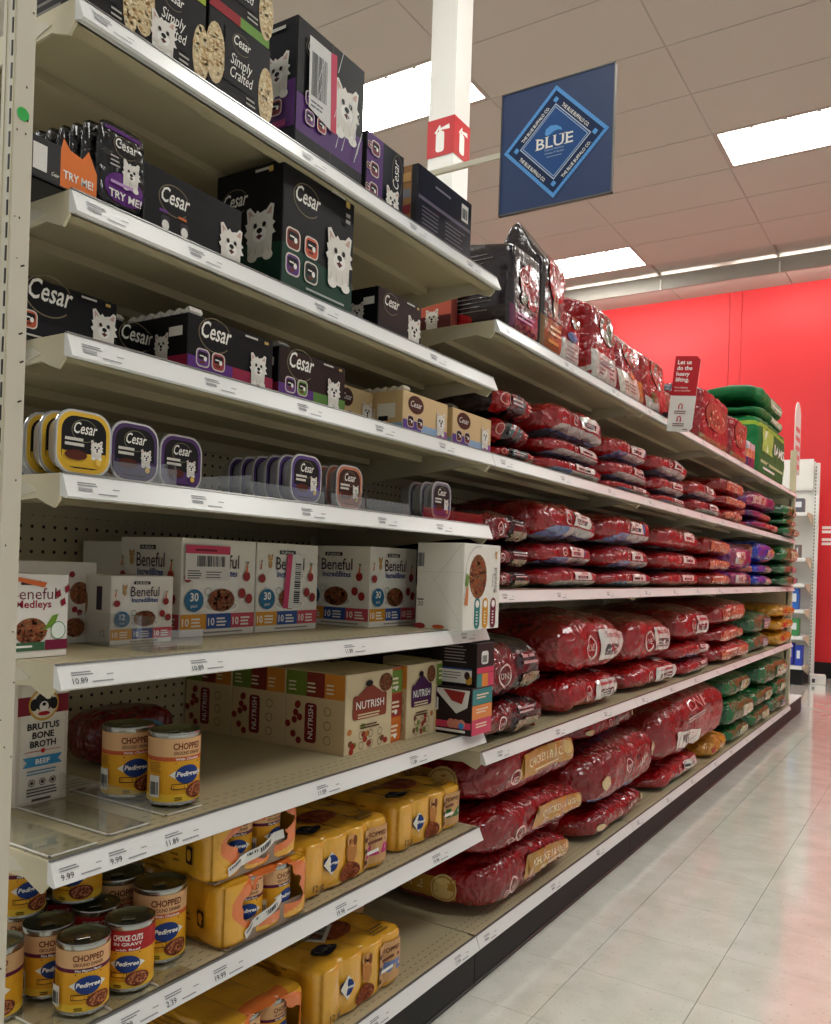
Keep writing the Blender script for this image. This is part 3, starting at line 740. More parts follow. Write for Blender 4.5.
p = Pr(); W, H = .245, .155; p.rect(.001, .001, W-.002, H-.002, (26, 26, 36)); p.rect(.004, H*.52, W-.008, H*.05, (104, 98, 116)); p.rect(W*.8, H*.64, W*.13, H*.26, (222, 220, 214)); p.barcode(W*.815, H*.68, W*.1, H*.16, (60, 60, 64), 10)
p.bars(W*.08, H*.42, W*.3, 7, .009, .003, (110, 108, 118)); p.bars(W*.5, H*.42, W*.38, 7, .009, .003, (110, 108, 118)); p.bars(W*.3, H*.82, W*.35, 1, .009, .005, (130, 128, 140)); p.rect(W*.44, 0.002, .0015, H*.5, (12, 12, 16))
q = Pr(); q.rect(.001, .001, .098, H-.002, (40, 38, 42)); q.rect(.062, .001, .022, H-.002, (150, 110, 70))
for j, c in enumerate(((84, 44, 110), (150, 50, 60), (120, 118, 122), (190, 150, 90))): q.rect(.03, .01+j*.036, .028, .028, c); q.rect(.062, .01+j*.036, .02, .02, c)
carton('dark carton showing its back with small white barcode, last on the topmost shelf', (Xs, 1.566, 1.8003), W, .10, H, (28, 28, 36), p, q, shiny=True)

# --- second shelf (z 1.545)
def pouch(label, loc, col=(30, 28, 32), band=(96, 44, 120), big=True, group=None, rz=0):
    o = thing('food_pouch', label, 'pouch', loc, rz, group)
    W, H, T = .078, .118, .016
    def wp(P, d, a, pp):
        t = (P.z+H/2)/H; P.x *= max(.12, min(1, (1.02-t)*3.2)); return P, a
    b = Blob(W, T, H, 8, 8, .0012, 30, loc[1]*9, wp)
    link('pouch_body', b.mesh('pouch_body', M['film'], lambda f, u, v: (70, 68, 70) if v > .95 else col, 4, 10, 14), o)
    if big:
        p = Pr(); p.ell(W*.52, H*.22, W*.44, H*.2, band, 18, 4); p.rect(W*.1, H*.9, W*.8, H*.06, band, n=4); p.cesar(W*.52, H*.70, W*.6); p.dog(W*.64, H*.46, H*.3); p.text('TRY ME!', W*.52, H*.10, .011, W_, bold=.02, w=W*.7)
        p.bars(W*.18, H*.56, W*.2, 3, .006, .002, (180, 176, 170)); p.bars(W*.2, H*.26, W*.5, 1, .006, .004, (190, 150, 200))
        link('front_print', p.mesh('front_print', b.front, M['print'], base=.001), o)
    return o
pouch('black food pouch with purple TRY ME panel and white terrier leaning on the second shelf', (-1.012, .745, 1.556))
for k in range(5):
    pouch(f'plain black food pouch in the display tray behind the purple pouch, {ords[k] if k < 4 else "fifth"} from front', (-1.034-.022*k, .735-.004*k, 1.556), (20, 19, 22), big=False, group='pouches standing in the tray', rz=-.15)
o = thing('display_tray', 'open black display tray with an orange TRY ME header holding pouches on the second shelf', 'tray', (-1.01, .63, 1.5453))
MB().box(-.16, 0, 0, .19, 0, .002).box(-.16, -.158, 0, .19, 0, .05).box(-.16, 0, 0, .002, .0, .055).box(-.16, 0, .188, .19, 0, .04).box(-.002, 0, 0, .19, 0, .008).build('tray_body', M['card'], o, cols=lin((28, 27, 29)))
b = MB().prism([(.052, .004), (.108, .004), (.108, .04), (.094, .066), (.085, .052), (.066, .056), (.056, .068), (.052, .05)], 'x', -.0003, .0005).build('header_card', M['card'], o, cols=lin((226, 116, 38)))
p = Pr(); p.text('TRY ME!', .079, .016, .011, W_, bold=.02, w=.046); link('header_print', p.mesh('header_print', lambda u, v, q: Vector((.0006+q, u, v))), b)
MB().box(.0, .0006, .0, .052, .004, .055).build('side_card', M['card'], o, cols=lin((30, 29, 31)))
p = Pr(); p.rect(.012, .012, .02, .034, (226, 224, 218)); p.cesar(.044, .012, .014); link('side_print', p.mesh('side_print', lambda u, v, q: Vector((.0007+q, u, v))), o)
W, H = .205, .10; p = Pr(); p.rect(.001, .001, W-.002, H-.002, (20, 19, 22)); p.cesar(W*.3, H*.55, W*.34); p.rect(W*.02, H*.02, W*.6, H*.06, (222, 110, 40)); p.rect(W*.48, H*.82, W*.2, H*.14, (14, 14, 16))
for k in range(2): p.rrect(W*(.18+.18*k), H*.12, W*.08, H*.22, .004, (60, 56, 60)); p.ell(W*(.22+.18*k), H*.2, .007, .008, W_, 10); p.bars(W*(.16+.18*k), H*.38, W*.1, 1, .01, .004, (200, 110, 60) if k else (110, 60, 140))
p.dog(W*.885, H*.36, H*.62)
carton('low black wide carton with the script logo left of the big green-based carton', (Xs+.002, .822, 1.5453), W, .13, H, BK, p, cesar_side(.13, H))
W, H = .207, .232; p = Pr(); p.rect(.001, .001, W-.002, H-.002, (20, 20, 22)); p.poly([(.001, .001), (W-.001, .001), (W-.001, H*.30), (W*.5, H*.33), (.001, H*.37)], (30, 66, 54)); p.cesar(W*.31, H*.74, W*.42)
for i in range(2):
    for j in range(2): p.tubicon(W*(.14+.24*i), H*(.42-.2*j), W*.19, ((120, 50, 40), (204, 92, 66), (96, 56, 130), (40, 60, 54))[i+2*j if True else 0])
p.dog(W*.77, H*.47, H*.40); p.bars(W*.62, H*.95, W*.26, 1, .01, .005, (200, 196, 188)); p.rect(W*.84, H*.9, .012, .012, (200, 170, 90)); p.bars(W*.3, H*.07, W*.6, 2, .012, .004, (170, 180, 174)); p.bars(W*.84, H*.82, W*.08, 2, .012, .007, (150, 146, 140))
D = .165; q = Pr(); q.rect(.001, .001, D-.002, H-.002, (18, 18, 19)); q.poly([(.001, .001), (D-.001, .001), (D-.001, H*.37), (.001, H*.42)], (26, 58, 48)); q.cesar(D*.28, H*.72, D*.46); q.dog(D*.68, H*.50, H*.36); q.bars(D*.6, H*.94, D*.26, 1, .01, .005, (200, 196, 188)); q.rect(D*.8, H*.92, .01, .01, (200, 170, 90)); q.bars(D*.1, H*.06, D*.8, 2, .012, .004, (160, 170, 164))
carton('big black carton with a green base and white terrier, most prominent on the second shelf', (Xs+.004, 1.126, 1.5453), W, D, H, BK, p, q)
carton('low black carton with the script logo, last on the second shelf near its right end', (Xs, 1.431, 1.5453), .167, .14, .098, BK, cesar_front(.167, .098, ((24, 22, 26),), .4, .82, 0, dy=.38, dh=.62, brown=True), cesar_side(.14, .098, (24, 22, 26)))
carton('plain dark carton behind the wide carton, deep on the second shelf', (-1.2, 1.14+.24, 1.5453), .2, .14, .10, (24, 23, 25), cesar_front(.2, .1), None)
# --- third shelf (z 1.355)
carton('black carton with a terrier half hidden behind the post on the third shelf', (-1.07, .655, 1.3553), .17, .14, .085, BK, cesar_front(.17, .085, ((24, 22, 26),), .5, .86, 1, ((190, 90, 60),), dy=.5, dh=.6), None)
carton('black carton behind the scalloped black tray carton, set back on the third shelf', (-1.115, .845, 1.3553), .17, .13, .078, BK, cesar_front(.17, .078, ((24, 22, 26),)), None, extra=scallops(3))
carton('large black tray carton with purple and maroon bands and scalloped top on the third shelf', (Xs, .921, 1.3553), .196, .155, .094, BK, cesar_front(.196, .094), cesar_side(.155, .094), extra=scallops(7))
carton('black tray carton with purple and green bands, second big one on the third shelf', (Xs, 1.133, 1.3553), .194, .155, .092, BK, cesar_front(.194, .092, ((96, 56, 130), (88, 130, 60)), .44, .8, 2, ((110, 70, 140), (110, 150, 80)), brown=True), cesar_side(.155, .092), extra=scallops(3, (150, 148, 144)))
TN = (214, 186, 140)
def tan_front(W, H):
    p = Pr(); p.rect(.001, .001, W-.002, H-.002, TN); p.rect(.001, .001, W-.002, H*.08, (60, 74, 50)); p.rect(.001, H*.08, W*.4, H*.24, (90, 70, 150)); p.rect(W*.4, H*.08, W*.35, H*.2, (150, 180, 214)); p.rect(W*.75, H*.08, W*.24, H*.2, (150, 90, 160))
    p.ell(W*.27, H*.72, W*.17, H*.22, (70, 38, 30), 22); p.text('Cesar', W*.27, H*.66, H*.15, W_, shear=.2, w=W*.24); p.tubicon(W*.16, H*.3, W*.14, (96, 60, 60)); p.tubicon(W*.36, H*.3, W*.14, (110, 60, 70)); p.dog(W*.82, H*.48, H*.5); return p
def tan_side(D, H):
    p = Pr(); p.rect(.001, .001, D-.002, H-.002, (206, 176, 128)); p.rect(.001, .002, D*.5, H*.2, (60, 50, 44)); p.rect(D*.5, .002, D*.5, H*.2, (150, 190, 214)); p.ell(D*.22, H*.6, D*.14, H*.2, (70, 38, 30), 16); p.rect(D*.58, H*.35, D*.3, H*.35, (224, 220, 208)); p.rect(D*.6, H*.28, D*.16, H*.12, K_); p.dog(D*.45, H*.4, H*.4); return p
carton('tan tray carton with scalloped top and brown oval logo on the third shelf', (Xs, 1.535, 1.3553), .192, .16, .092, TN, tan_front(.192, .092), tan_side(.16, .092), extra=scallops(7, (216, 206, 186)))
carton('tan tray carton at the right end of the third shelf, before the bags begin', (Xs, 1.752, 1.3553), .198, .15, .092, TN, tan_front(.198, .092), tan_side(.15, .092), extra=scallops(2, (120, 110, 100)))
carton('tan tray carton tucked behind the first tan carton on the third shelf', (-1.10, 1.40, 1.3553), .13, .13, .088, TN, tan_front(.13, .088), None, extra=scallops(4, (190, 176, 150)))

# --- fourth shelf: trays on edge
def tray_meshes(rim, field, low):
    W = .088; R = .026
    def outline(w, r):
        pts = []
        for cx_, cy_, a in ((w/2-r, w/2-r, 0), (-w/2+r, w/2-r, 90), (-w/2+r, -w/2+r, 180), (w/2-r, -w/2+r, 270)):
            for k in range(6): b = math.radians(a+k*18); pts.append((cx_+r*math.cos(b), cy_+r*math.sin(b)))
        return pts
    mb = MB(); levels = [(0, W), (-.003, W), (-.003, W*.93), (-.028, W*.78), (-.030, W*.72)]
    n = 24
    for x_, w_ in levels:
        for y_, z_ in outline(w_, R*w_/W): mb.v.append((x_, y_+W/2, z_+W/2))
    for i in range(len(levels)-1):
        for k in range(n): k2 = (k+1) % n; mb.f.append((i*n+k, (i+1)*n+k, (i+1)*n+k2, i*n+k2))
    mb.f.append(tuple(range(n))); mb.f.append(tuple((len(levels)-1)*n+k for k in reversed(range(n))))
    body = mb.mesh('tray_tub', M['foil'])
    p = Pr()
    def rr(s, c): p.poly([(a+W/2, b_+W/2) for a, b_ in outline(W*s, R*s)], c)
    rr(.975, (205, 203, 198)); rr(.93, rim); rr(.80, field)
    p.cesar(W*.5, W*.64, W*.52, ringc=(120, 120, 90)); p.bars(W*.16, W*.52, W*.34, 2, .007, .004, (210, 206, 196), .1)
    p.poly([(W*.11, W*.36), (W*.5, W*.33), (W*.89, W*.36), (W*.88, W*.18), (W*.8, W*.12), (W*.2, W*.12), (W*.12, W*.18)], low)
    p.dog(W*.72, W*.44, W*.26); p.ell(W*.34, W*.30, W*.2, W*.08, (84, 38, 26), 14); p.ell(W*.74, W*.22, W*.05, W*.05, (226, 190, 90), 10)
    return body, p.mesh('lid_print', lambda u, v, q: Vector((q, u, v)))
def tray_row(label, n, loc, rim, field, low, pitch=.034, dy=0, group=None, tilt=0):
    b, l = tray_meshes(rim, field, low)
    for k in range(n):
        lb = label % ('frontmost' if k == 0 else ('second', 'third', 'fourth', 'fifth', 'sixth')[k-1]+' from the front') if '%s' in label else label
        o = thing('food_tray', lb, 'food tray', (loc[0]-k*pitch, loc[1]+dy*k, loc[2]), 0, group); o.rotation_euler = (0, tilt, 0)
        link('tray_tub', b, o); link('lid_print', l, o)
KB = (28, 26, 28)
tray_row('yellow-rimmed foil food tray on edge, left of fourth shelf, %s', 3, (-1.004, .683, 1.1703), (222, 178, 60), KB, (214, 170, 50), group='yellow-rimmed trays')
tray_row('grey-rimmed food tray hidden behind the post side of the fourth shelf, %s', 2, (-1.075, .572, 1.1703), (150, 148, 150), KB, (170, 90, 60), group='grey trays by the post')
tray_row('purple-rimmed food tray leaning in the first clear bin, %s', 1, (-1.025, .785, 1.1723), (74, 56, 96), KB, (74, 60, 96))
tray_row('purple-rimmed food tray alone right of the first clear bin, %s', 1, (-1.045, .892, 1.1703), (84, 56, 110), KB, (84, 56, 110))
tray_row('violet-rimmed grey food tray in the long row at mid fourth shelf, %s', 6, (-1.01, 1.160, 1.1723), (90, 70, 130), KB, (92, 74, 140), pitch=.031, group='row of violet-rimmed trays')
tray_row('orange-rimmed food tray beside the violet row on the fourth shelf, %s', 4, (-1.03, 1.318, 1.1723), (190, 120, 90), (60, 34, 28), (150, 90, 60), pitch=.026, group='row of orange-rimmed trays')
tray_row('grey and violet food tray at the fourth shelf right end, %s', 3, (-1.01, 1.648, 1.1723), (120, 118, 130), KB, (70, 60, 130), pitch=.031, group='trays at the right end')
def clear_bin(label, loc, W, D, H):
    o = thing('clear_bin', label, 'bin', loc); t_ = .0016
    MB().box(-D, 0, 0, W, 0, t_).build('bin_floor', M['clear'], o)
    MB().box(-t_, 0, 0, W, t_, H*.72).build('bin_front', M['clear'], o)
    for y in (0, W-t_): MB().box(-D, -t_, y, y+t_, t_, H).build('bin_side', M['clear'], o)
for nm, y, w_ in (('beside the yellow-rimmed trays', .775, .115), ('around the violet row of trays', 1.05, .20), ('around the orange-rimmed trays', 1.27, .11), ('empty beside the orange-rimmed trays', 1.385, .16), ('around the trays at the right end of the fourth shelf', 1.60, .14), ('empty at the right end of the fourth shelf', 1.742, .14)):
    clear_bin('low clear plastic bin '+nm, (-1.002, y, 1.1703), w_, .3, .036)

# --- fifth shelf (z .915): white cartons
WH = (226, 222, 212)
def veg(p, x, y, s, flip=1):
    p.poly([(x, y), (x+.012*s*flip, y+.05*s), (x+.02*s*flip, y+.05*s), (x+.016*s*flip, y)], (206, 110, 60)); p.poly([(x+.012*s*flip, y+.05*s), (x+.0*s, y+.068*s), (x+.016*s*flip, y+.058*s), (x+.03*s*flip, y+.07*s), (x+.02*s*flip, y+.05*s)], (70, 110, 60))
def minidog(p, x, y, h):
    p.ell(x, y, .2*h, .3*h, (190, 150, 96), 12); p.ell(x, y+.4*h, .24*h, .2*h, (200, 160, 104), 12); p.poly([(x-.24*h, y+.45*h), (x-.24*h, y+.75*h), (x-.08*h, y+.55*h)], (170, 120, 70)); p.poly([(x+.08*h, y+.55*h), (x+.24*h, y+.75*h), (x+.24*h, y+.45*h)], (170, 120, 70)); p.ell(x, y+.34*h, .05*h, .04*h, K_, 6)
def bowl(p, x, y, rx, ry, seed=3, plate=True):
    if plate: p.ell(x, y-ry*.55, rx*1.35, ry*.6, (240, 238, 232), 20); p.ell(x, y-ry*.5, rx*1.2, ry*.45, (206, 202, 194), 20)
    p.ell(x, y, rx, ry, (122, 84, 56), 18); p.kibble(x, y, rx*.9, ry*.9, 50, ((160, 110, 70), (90, 56, 38), (150, 80, 50)), rx*.11, seed)
def bene_front(W, H, pack='30', sticker=None, left=False):
    p = Pr(); p.rect(.001, .001, W-.002, H-.002, (228, 224, 214)); p.ell(W*.45, H*.5, W*.3, H*.3, (236, 233, 226), 20)
    n3 = ((214, 150, 52), (52, 84, 150), (196, 78, 92))
    for i, c in enumerate(n3):
        p.rect(W*(.005+.33*i), H*.075, W*.33, H*.155, c); p.text('10', W*(.07+.33*i), H*.11, H*.08, W_, bold=.02); p.bars(W*(.14+.33*i), H*.17, W*.14, 3, H*.035, H*.018, (236, 230, 220))
    p.bars(W*.3, H*.03, W*.6, 1, .01, .003, (150, 146, 140))
    minidog(p, W*.2, H*.76, H*.16); p.rect(W*.34, H*.875, W*.26, H*.045, (40, 36, 36)); p.text('PURINA', W*.47, H*.88, H*.032, W_, w=W*.2)
    p.text('Beneful', W*.52, H*.70, H*.15, (64, 44, 56), w=W*.46, bold=.004); p.text('IncrediBites', W*.52, H*.615, H*.07, (46, 72, 140), bold=.02, w=W*.42)
    bowl(p, W*.52, H*.37, W*.18, H*.12, int(W*1000)); p.ell(W*.16, H*.37, W*.12, H*.115, (44, 110, 150), 22); p.text(pack, W*.16, H*.365, H*.085, W_, bold=.03); p.text('pack', W*.16, H*.30, H*.035, W_)
    for x_, y_ in ((.86, .62), (.80, .44), (.90, .38)): p.ell(W*x_, H*y_, W*.05, H*.055, (150, 44, 44), 10)
    veg(p, W*.84, H*.66, H*1.9); p.ell(W*.07, H*.6, W*.05, H*.05, (150, 50, 50), 10); veg(p, W*.03, H*.70, H*1.6); p.ring(W*.33, H*.46, W*.045, H*.042, .001, (70, 120, 80), 16)
    return p
def sticker_pink(p, x, y, w, h, vert=False):
    if vert:
        p.poly([(x, y), (x+w*.3, y), (x+w*.5, y+h), (x+w*.2, y+h)], (206, 70, 110)); p.poly([(x+w*.3, y), (x+w, y), (x+w*1.15, y+h), (x+w*.5, y+h)], (222, 220, 216)); p.barcode(x+w*.95, y+.01, h*.75, w*.35, (50, 50, 54), 20, PI/2-.05)
    else:
        p.rect(x, y, w, h, (218, 214, 208)); p.rect(x, y+h*.78, w, h*.25, (206, 70, 100)); p.barcode(x+w*.25, y+h*.4, w*.65, h*.32, (50, 50, 54), 22); p.bars(x+w*.05, y+h*.25, w*.3, 4, h*.07, h*.03, (60, 60, 64)); p.bars(x+w*.45, y+h*.22, w*.4, 3, h*.08, h*.03, (90, 90, 94)); p.bars(x+w*.2, y+h*.86, w*.5, 1, .01, h*.06, (110, 30, 50))
W, H, D = .196, .186, .17
p = bene_front(W, H); sticker_pink(p, W*.03, H*.58, W*.58, H*.34)
carton('white carton with a pink-topped barcode sticker and blue 30 pack roundel on the fifth shelf', (-1.2, 1.083, .9153), W, D, H, WH, p, bene_front(D, H))
p = bene_front(W, H); sticker_pink(p, W*.4, H*.26, W*.28, H*.62, True)
carton('white carton with a slanted pink sticker, middle of the three 30 pack cartons', (-1.2, 1.283, .9153), W, D, H, WH, p, None)
W, D = .20, .20
carton('white 30 pack carton seen corner-on without stickers on the fifth shelf', (-1.144, 1.603, .9153), W, D, .19, WH, bene_front(W, .19), bene_front(D, .19))
W, H = .13, .115; p = bene_front(W, H, '12'); D = .12; q = Pr(); q.rect(.001, .001, D-.002, H-.002, (206, 200, 190)); q.ell(D*.3, H*.6, D*.22, H*.3, (150, 110, 76), 16); q.rect(D*.7, H*.5, D*.12, H*.34, (60, 50, 60)); q.text('12', D*.85, H*.12, H*.1, (46, 72, 140))
carton('small white 12 pack carton in front of the taller ones on the fifth shelf', (-1.16, .90, .9153), W, D, H, WH, p, q)
W, H = .1, .118; p = Pr(); p.rect(.001, .001, W-.002, H-.002, (230, 227, 220)); p.rect(W*.25, H*.87, W*.3, H*.05, (60, 40, 44)); p.text('Beneful', W*.45, H*.70, H*.14, (110, 30, 50), w=W*.7); p.text('Medleys', W*.45, H*.60, H*.09, (150, 30, 60), bold=.02, w=W*.55); bowl(p, W*.42, H*.32, W*.25, H*.16, 11, False)
p.poly([(W*.6, H*.32), (W*.74, H*.5), (W*.84, H*.52), (W*.78, H*.38)], (110, 150, 50)); p.ell(W*.84, H*.32, W*.11, H*.1, (232, 240, 232), 16); p.ring(W*.84, H*.32, W*.12, H*.11, .0012, (80, 140, 90), 18); p.rect(W*.0+.001, H*.09, W*.62, H*.1, (66, 104, 74)); p.rect(W*.64, H*.09, W*.35, H*.12, (120, 30, 60)); p.bars(W*.1, H*.13, W*.4, 1, .01, .003, W_)
for x_, y_ in ((.78, .78), (.86, .68), (.92, .84)): p.poly([(W*x_, H*y_), (W*(x_+.07), H*(y_+.04)), (W*(x_+.09), H*(y_-.04)), (W*(x_+.02), H*(y_-.07))], (140, 26, 44))
p.poly([(W*.1, H*.93), (W*.6, H*.84), (W*.64, H*.9), (W*.15, H*.97)], (214, 110, 60))
carton('small white carton with maroon diced vegetables and a green leaf, fifth shelf', (-1.085, .668, .9153), W, .12, H, WH, p, None)
W, H = .16, .135; p = Pr(); p.rect(.001, .001, W-.002, H-.002, (206, 200, 190)); bowl(p, W*.8, H*.62, W*.12, H*.14, 21, False); bowl(p, W*.75, H*.2, W*.12, H*.12, 22, False); p.ell(W*.93, H*.4, W*.06, H*.06, (190, 96, 50), 10)
for x_, y_ in ((.7, .85), (.74, .42), (.8, .38)): p.ell(W*x_, H*y_, W*.035, H*.04, (130, 30, 44), 8)
carton('taller white carton behind the diced vegetable one, partly hidden, on the fifth shelf', (-1.225, .76, .9153), W, .13, H, WH, p, None)
carton('white carton deep on the fifth shelf behind the 12 pack, first from the left', (-1.375, 1.11, .9153), .13, .15, .178, WH, bene_front(.13, .178), None)
carton('white carton deep on the fifth shelf behind the stickered carton, second from the left', (-1.382, 1.26, .9153), .19, .15, .178, WH, bene_front(.19, .178), bene_front(.15, .178))
# carton turned with its closed flap side out
W, H, D = .185, .205, .128
p = Pr(); p.rect(.001, .001, W-.002, H-.002, (230, 227, 218)); bowl(p, W*.38, H*.62, W*.24, H*.26, 31, False); p.ring(W*.38, H*.66, W*.34, H*.32, .004, (200, 198, 194), 22, 1.4, 3.6)
for i, c in enumerate(((44, 120, 120), (206, 146, 44), (110, 34, 56))): p.rrect(W*(.30+.22*i), .002, W*.15, H*.36, W*.07, c); p.ell(W*(.375+.22*i), H*.3, W*.05, H*.045, W_, 10); p.bars(W*(.345+.22*i), H*.2, W*.05, 5, H*.035, H*.015, (236, 230, 220))
p.text('Beneful', W*.90, H*.58, .016, (110, 90, 90), rot=PI/2, w=.06); p.text('PURINA', W*.80, H*.58, .007, (90, 90, 100), rot=PI/2, w=.03); p.poly([(.004, H*.3), (.014, H*.5), (.022, H*.5), (.02, H*.28)], (206, 130, 80)); p.poly([(.004, H*.52), (.012, H*.66), (.024, H*.62), (.02, H*.5)], (110, 140, 70)); minidog(p, W*.86, H*.86, H*.1)
q = Pr(); q.rect(.001, .001, D-.002, H-.002, (226, 223, 212)); q.rect(.002, H*.66, D-.004, .0008, (196, 192, 180)); q.rect(D*.0+.002, H*.03, D-.004, .0008, (196, 192, 180))
q.poly([(D*.3, H*.66), (D*.302, H*.65), (D*.95, H*.08), (D*.955, H*.09)], (206, 202, 190)); q.poly([(D*.3, H*.5), (D*.3, H*.508), (D*.95, H*.99), (D*.96, H*.98)], (206, 202, 190))
q.barcode(D*.02, H*.72, D*.14, H*.16, (90, 90, 92), 10); q.text('30', D*.10, H*.26, .012, (50, 50, 54)); q.rect(D*.03, H*.33, D*.14, .003, (60, 60, 64)); q.ell(D*.1, H*.03, .016, .007, (150, 50, 50), 8); q.ell(D*.5, H*.03, .018, .005, (190, 90, 50), 8)
def flaps(o, W, D, H):
    MB().box(-D+.004, -D*.35, -.0022, -.0012, H*.08, H*.66).build('side_flap', M['card'], o, cols=lin((222, 218, 206)))
carton('white carton turned flap side out at the right end of the fifth shelf', (-.958, 1.716, .9153), W, D, H, WH, p, q, extra=None)
carton('white carton deep on the fifth shelf between the stickered pair and the corner-on carton', (-1.3, 1.49, .9153), .12, .2, .18, WH, bene_front(.12, .18), None)
# clear dividers
def divider(label, loc, L, H, W=.07, rz=0):
    o = thing('clear_divider', label, 'divider', loc, rz)
    MB().box(-L, 0, 0, W, 0, .0025).build('divider_base', M['clear'], o); MB().box(-L, 0, -.0016, 0, 0, H).build('divider_wall', M['clear'], o); MB().box(-.0016, 0, 0, W, .0025, H*.6).build('divider_stop', M['clear'], o)
divider('clear plastic divider in front of the small 12 pack carton on the fifth shelf', (-1.035, .885, .9153), .2, .055, .10)
# --- sixth shelf (z .655)
W, H, D = .093, .20, .07
p = Pr(); p.rect(.001, .001, W-.002, H-.002, (214, 204, 190)); p.rect(.007, .006, W-.014, H-.012, (226, 220, 208)); p.rect(.001, H*.73, W-.002, H*.15, (130, 30, 44))
p.ell(W*.5, H*.81, W*.29, H*.135, (206, 160, 70), 24); p.ell(W*.5, H*.81, W*.25, H*.115, (226, 214, 190), 24); p.ell(W*.5, H*.83, W*.18, H*.075, (38, 34, 34), 18); p.ell(W*.31, H*.81, W*.075, H*.05, (26, 24, 24), 12); p.ell(W*.69, H*.81, W*.075, H*.05, (26, 24, 24), 12); p.ell(W*.5, H*.79, W*.09, H*.045, (232, 228, 220), 12); p.ell(W*.5, H*.81, W*.04, H*.015, K_, 8); p.ell(W*.5, H*.735, W*.12, H*.018, (170, 30, 40), 10)
for i, s_ in enumerate(('BRUTUS', 'BONE', 'BROTH')): p.text(s_, W*.5, H*(.61-.072*i), H*.052, (38, 34, 36), bold=.03, w=W*(.62, .42, .5)[i])
p.rect(W*.15, H*.43, W*.7, .001, (180, 40, 46)); p.ell(W*.5, H*.432, .004, .004, (190, 40, 46), 8); p.poly([(W*.12, H*.31), (W*.2, H*.35), (W*.12, H*.39), (W*.88, H*.39), (W*.8, H*.35), (W*.88, H*.31)], (60, 140, 190)); p.text('BEEF', W*.5, H*.33, H*.04, W_, bold=.03, w=W*.28)
p.bars(W*.2, H*.27, W*.6, 2, H*.025, H*.01, (90, 140, 170), .1); 
for i in range(3): p.ring(W*(.3+.2*i), H*.18, .006, .006, .0012, (90, 80, 76), 12); p.ell(W*(.3+.2*i), H*.18, .003, .003, (70, 60, 60), 8)
p.bars(W*.2, H*.125, W*.6, 3, H*.025, H*.011, (90, 84, 80), .1); p.bars(W*.3, H*.03, W*.4, 1, .01, .004, (90, 84, 80))
carton('tall bone broth carton with a dog badge and blue ribbon, sixth shelf', (-1.247, .797, .6553), W, D, H, (210, 200, 186), p, None)
# dark red bag behind the cans
NP = (216, 198, 160)
def nut_front(W, H, badge=(140, 60, 40)):
    p = Pr(); p.rect(.001, .001, W-.002, H-.002, NP); rs = random.Random(int(W*1000+badge[0]))
    for k in range(12): p.ell(W*(rs.random()*.9+.05), H*(rs.random()*.3+.03), W*.05, H*.04, rs.choice([(160, 50, 40), (190, 120, 60), (120, 140, 60), (130, 76, 50)]), 9)
    bowl(p, W*.84, H*.84, W*.15, H*.12, 41, False)
    p.rrect(W*.14, H*.42, W*.72, H*.3, H*.04, badge); p.poly([(W*.2, H*.7), (W*.5, H*.86), (W*.8, H*.7)], badge); p.ell(W*.47, H*.86, W*.08, H*.04, K_, 10)
    p.text('NUTRISH', W*.5, H*.55, H*.10, W_, bold=.01, w=W*.6); p.bars(W*.24, H*.47, W*.5, 2, H*.035, H*.018, (220, 200, 160), .1); p.bars(W*.3, H*.33, W*.45, 2, H*.035, H*.018, (90, 60, 40))
    for i in range(3): p.ring(W*(.32+.2*i), H*.22, .009, .009, .0016, (110, 96, 80), 12)
    for i in range(3): p.ring(W*(.32+.2*i), H*.09, .009, .009, .0016, (110, 96, 80), 12)
    return p
def nut_side(D, H, badge=(120, 36, 36)):
    p = Pr(); p.rect(.001, .001, D-.002, H-.002, (204, 180, 140)); p.rect(.001, H*.68, D*.36, H*.31, (110, 130, 50)); p.rect(D*.36, H*.68, D*.3, H*.31, (130, 50, 40)); p.rect(D*.66, H*.68, D*.33, H*.31, (206, 130, 50))
    p.rrect(D*.34, H*.1, D*.2, H*.5, .008, badge); p.text('NUTRISH', D*.48, H*.36, .014, W_, rot=PI/2, w=H*.42)
    for j in range(3): p.ring(D*.72, H*(.16+.18*j), .010, .010, .0016, (110, 96, 80), 12)
    rs = random.Random(5)
    for k in range(8): p.ell(D*(.05+rs.random()*.22), H*(rs.random()*.55+.05), .008, .008, (130, 40, 36), 8)
    for k in range(3): p.bars(D*(.06+.32*k), H*.84, D*.14, 3, H*.05, H*.02, (226, 214, 180))
    return p
W, H, D = .175, .172, .165
carton('cream carton with brown badge, front one of the row on the sixth shelf', (-1.073, 1.43, .6553), W, D, H, NP, nut_front(W, H), nut_side(D, H))
p = Pr(); p.rect(.001, .001, .048, H-.002, (190, 80, 40))
for j, c in enumerate(((206, 110, 40), (150, 50, 40), (110, 140, 56))): p.rect(.001, .004+j*.055, .046, .052, c); p.bars(.008, .034+j*.055, .03, 3, .01, .005, (236, 220, 190)); p.ell(.024, .014+j*.055, .006, .006, W_, 8)
carton('narrow cream carton with orange, brown and green tabs beside the brown-badged one', (-1.079, 1.606, .6553), .05, D, H, NP, p, None)
p = nut_front(.125, .175, (72, 34, 74)); 
carton('cream carton with a purple badge, right of the brown-badged ones on the sixth shelf', (-1.068, 1.66, .6553), .125, .06, .175, NP, p, nut_side(.06, .175, (72, 34, 74)))
p = Pr(); p.rect(.001, .001, .058, .173, (216, 198, 160))
for j, c in enumerate(((206, 150, 50), (84, 44, 84), (120, 150, 60))): p.rect(.004, .004+j*.056, .05, .052, c); p.bars(.014, .04+j*.056, .03, 3, .011, .005, (236, 224, 196))
carton('narrow carton with yellow, purple and green tabs beside the black dog food boxes', (-1.068, 1.788, .6553), .06, .16, .175, NP, p, None)
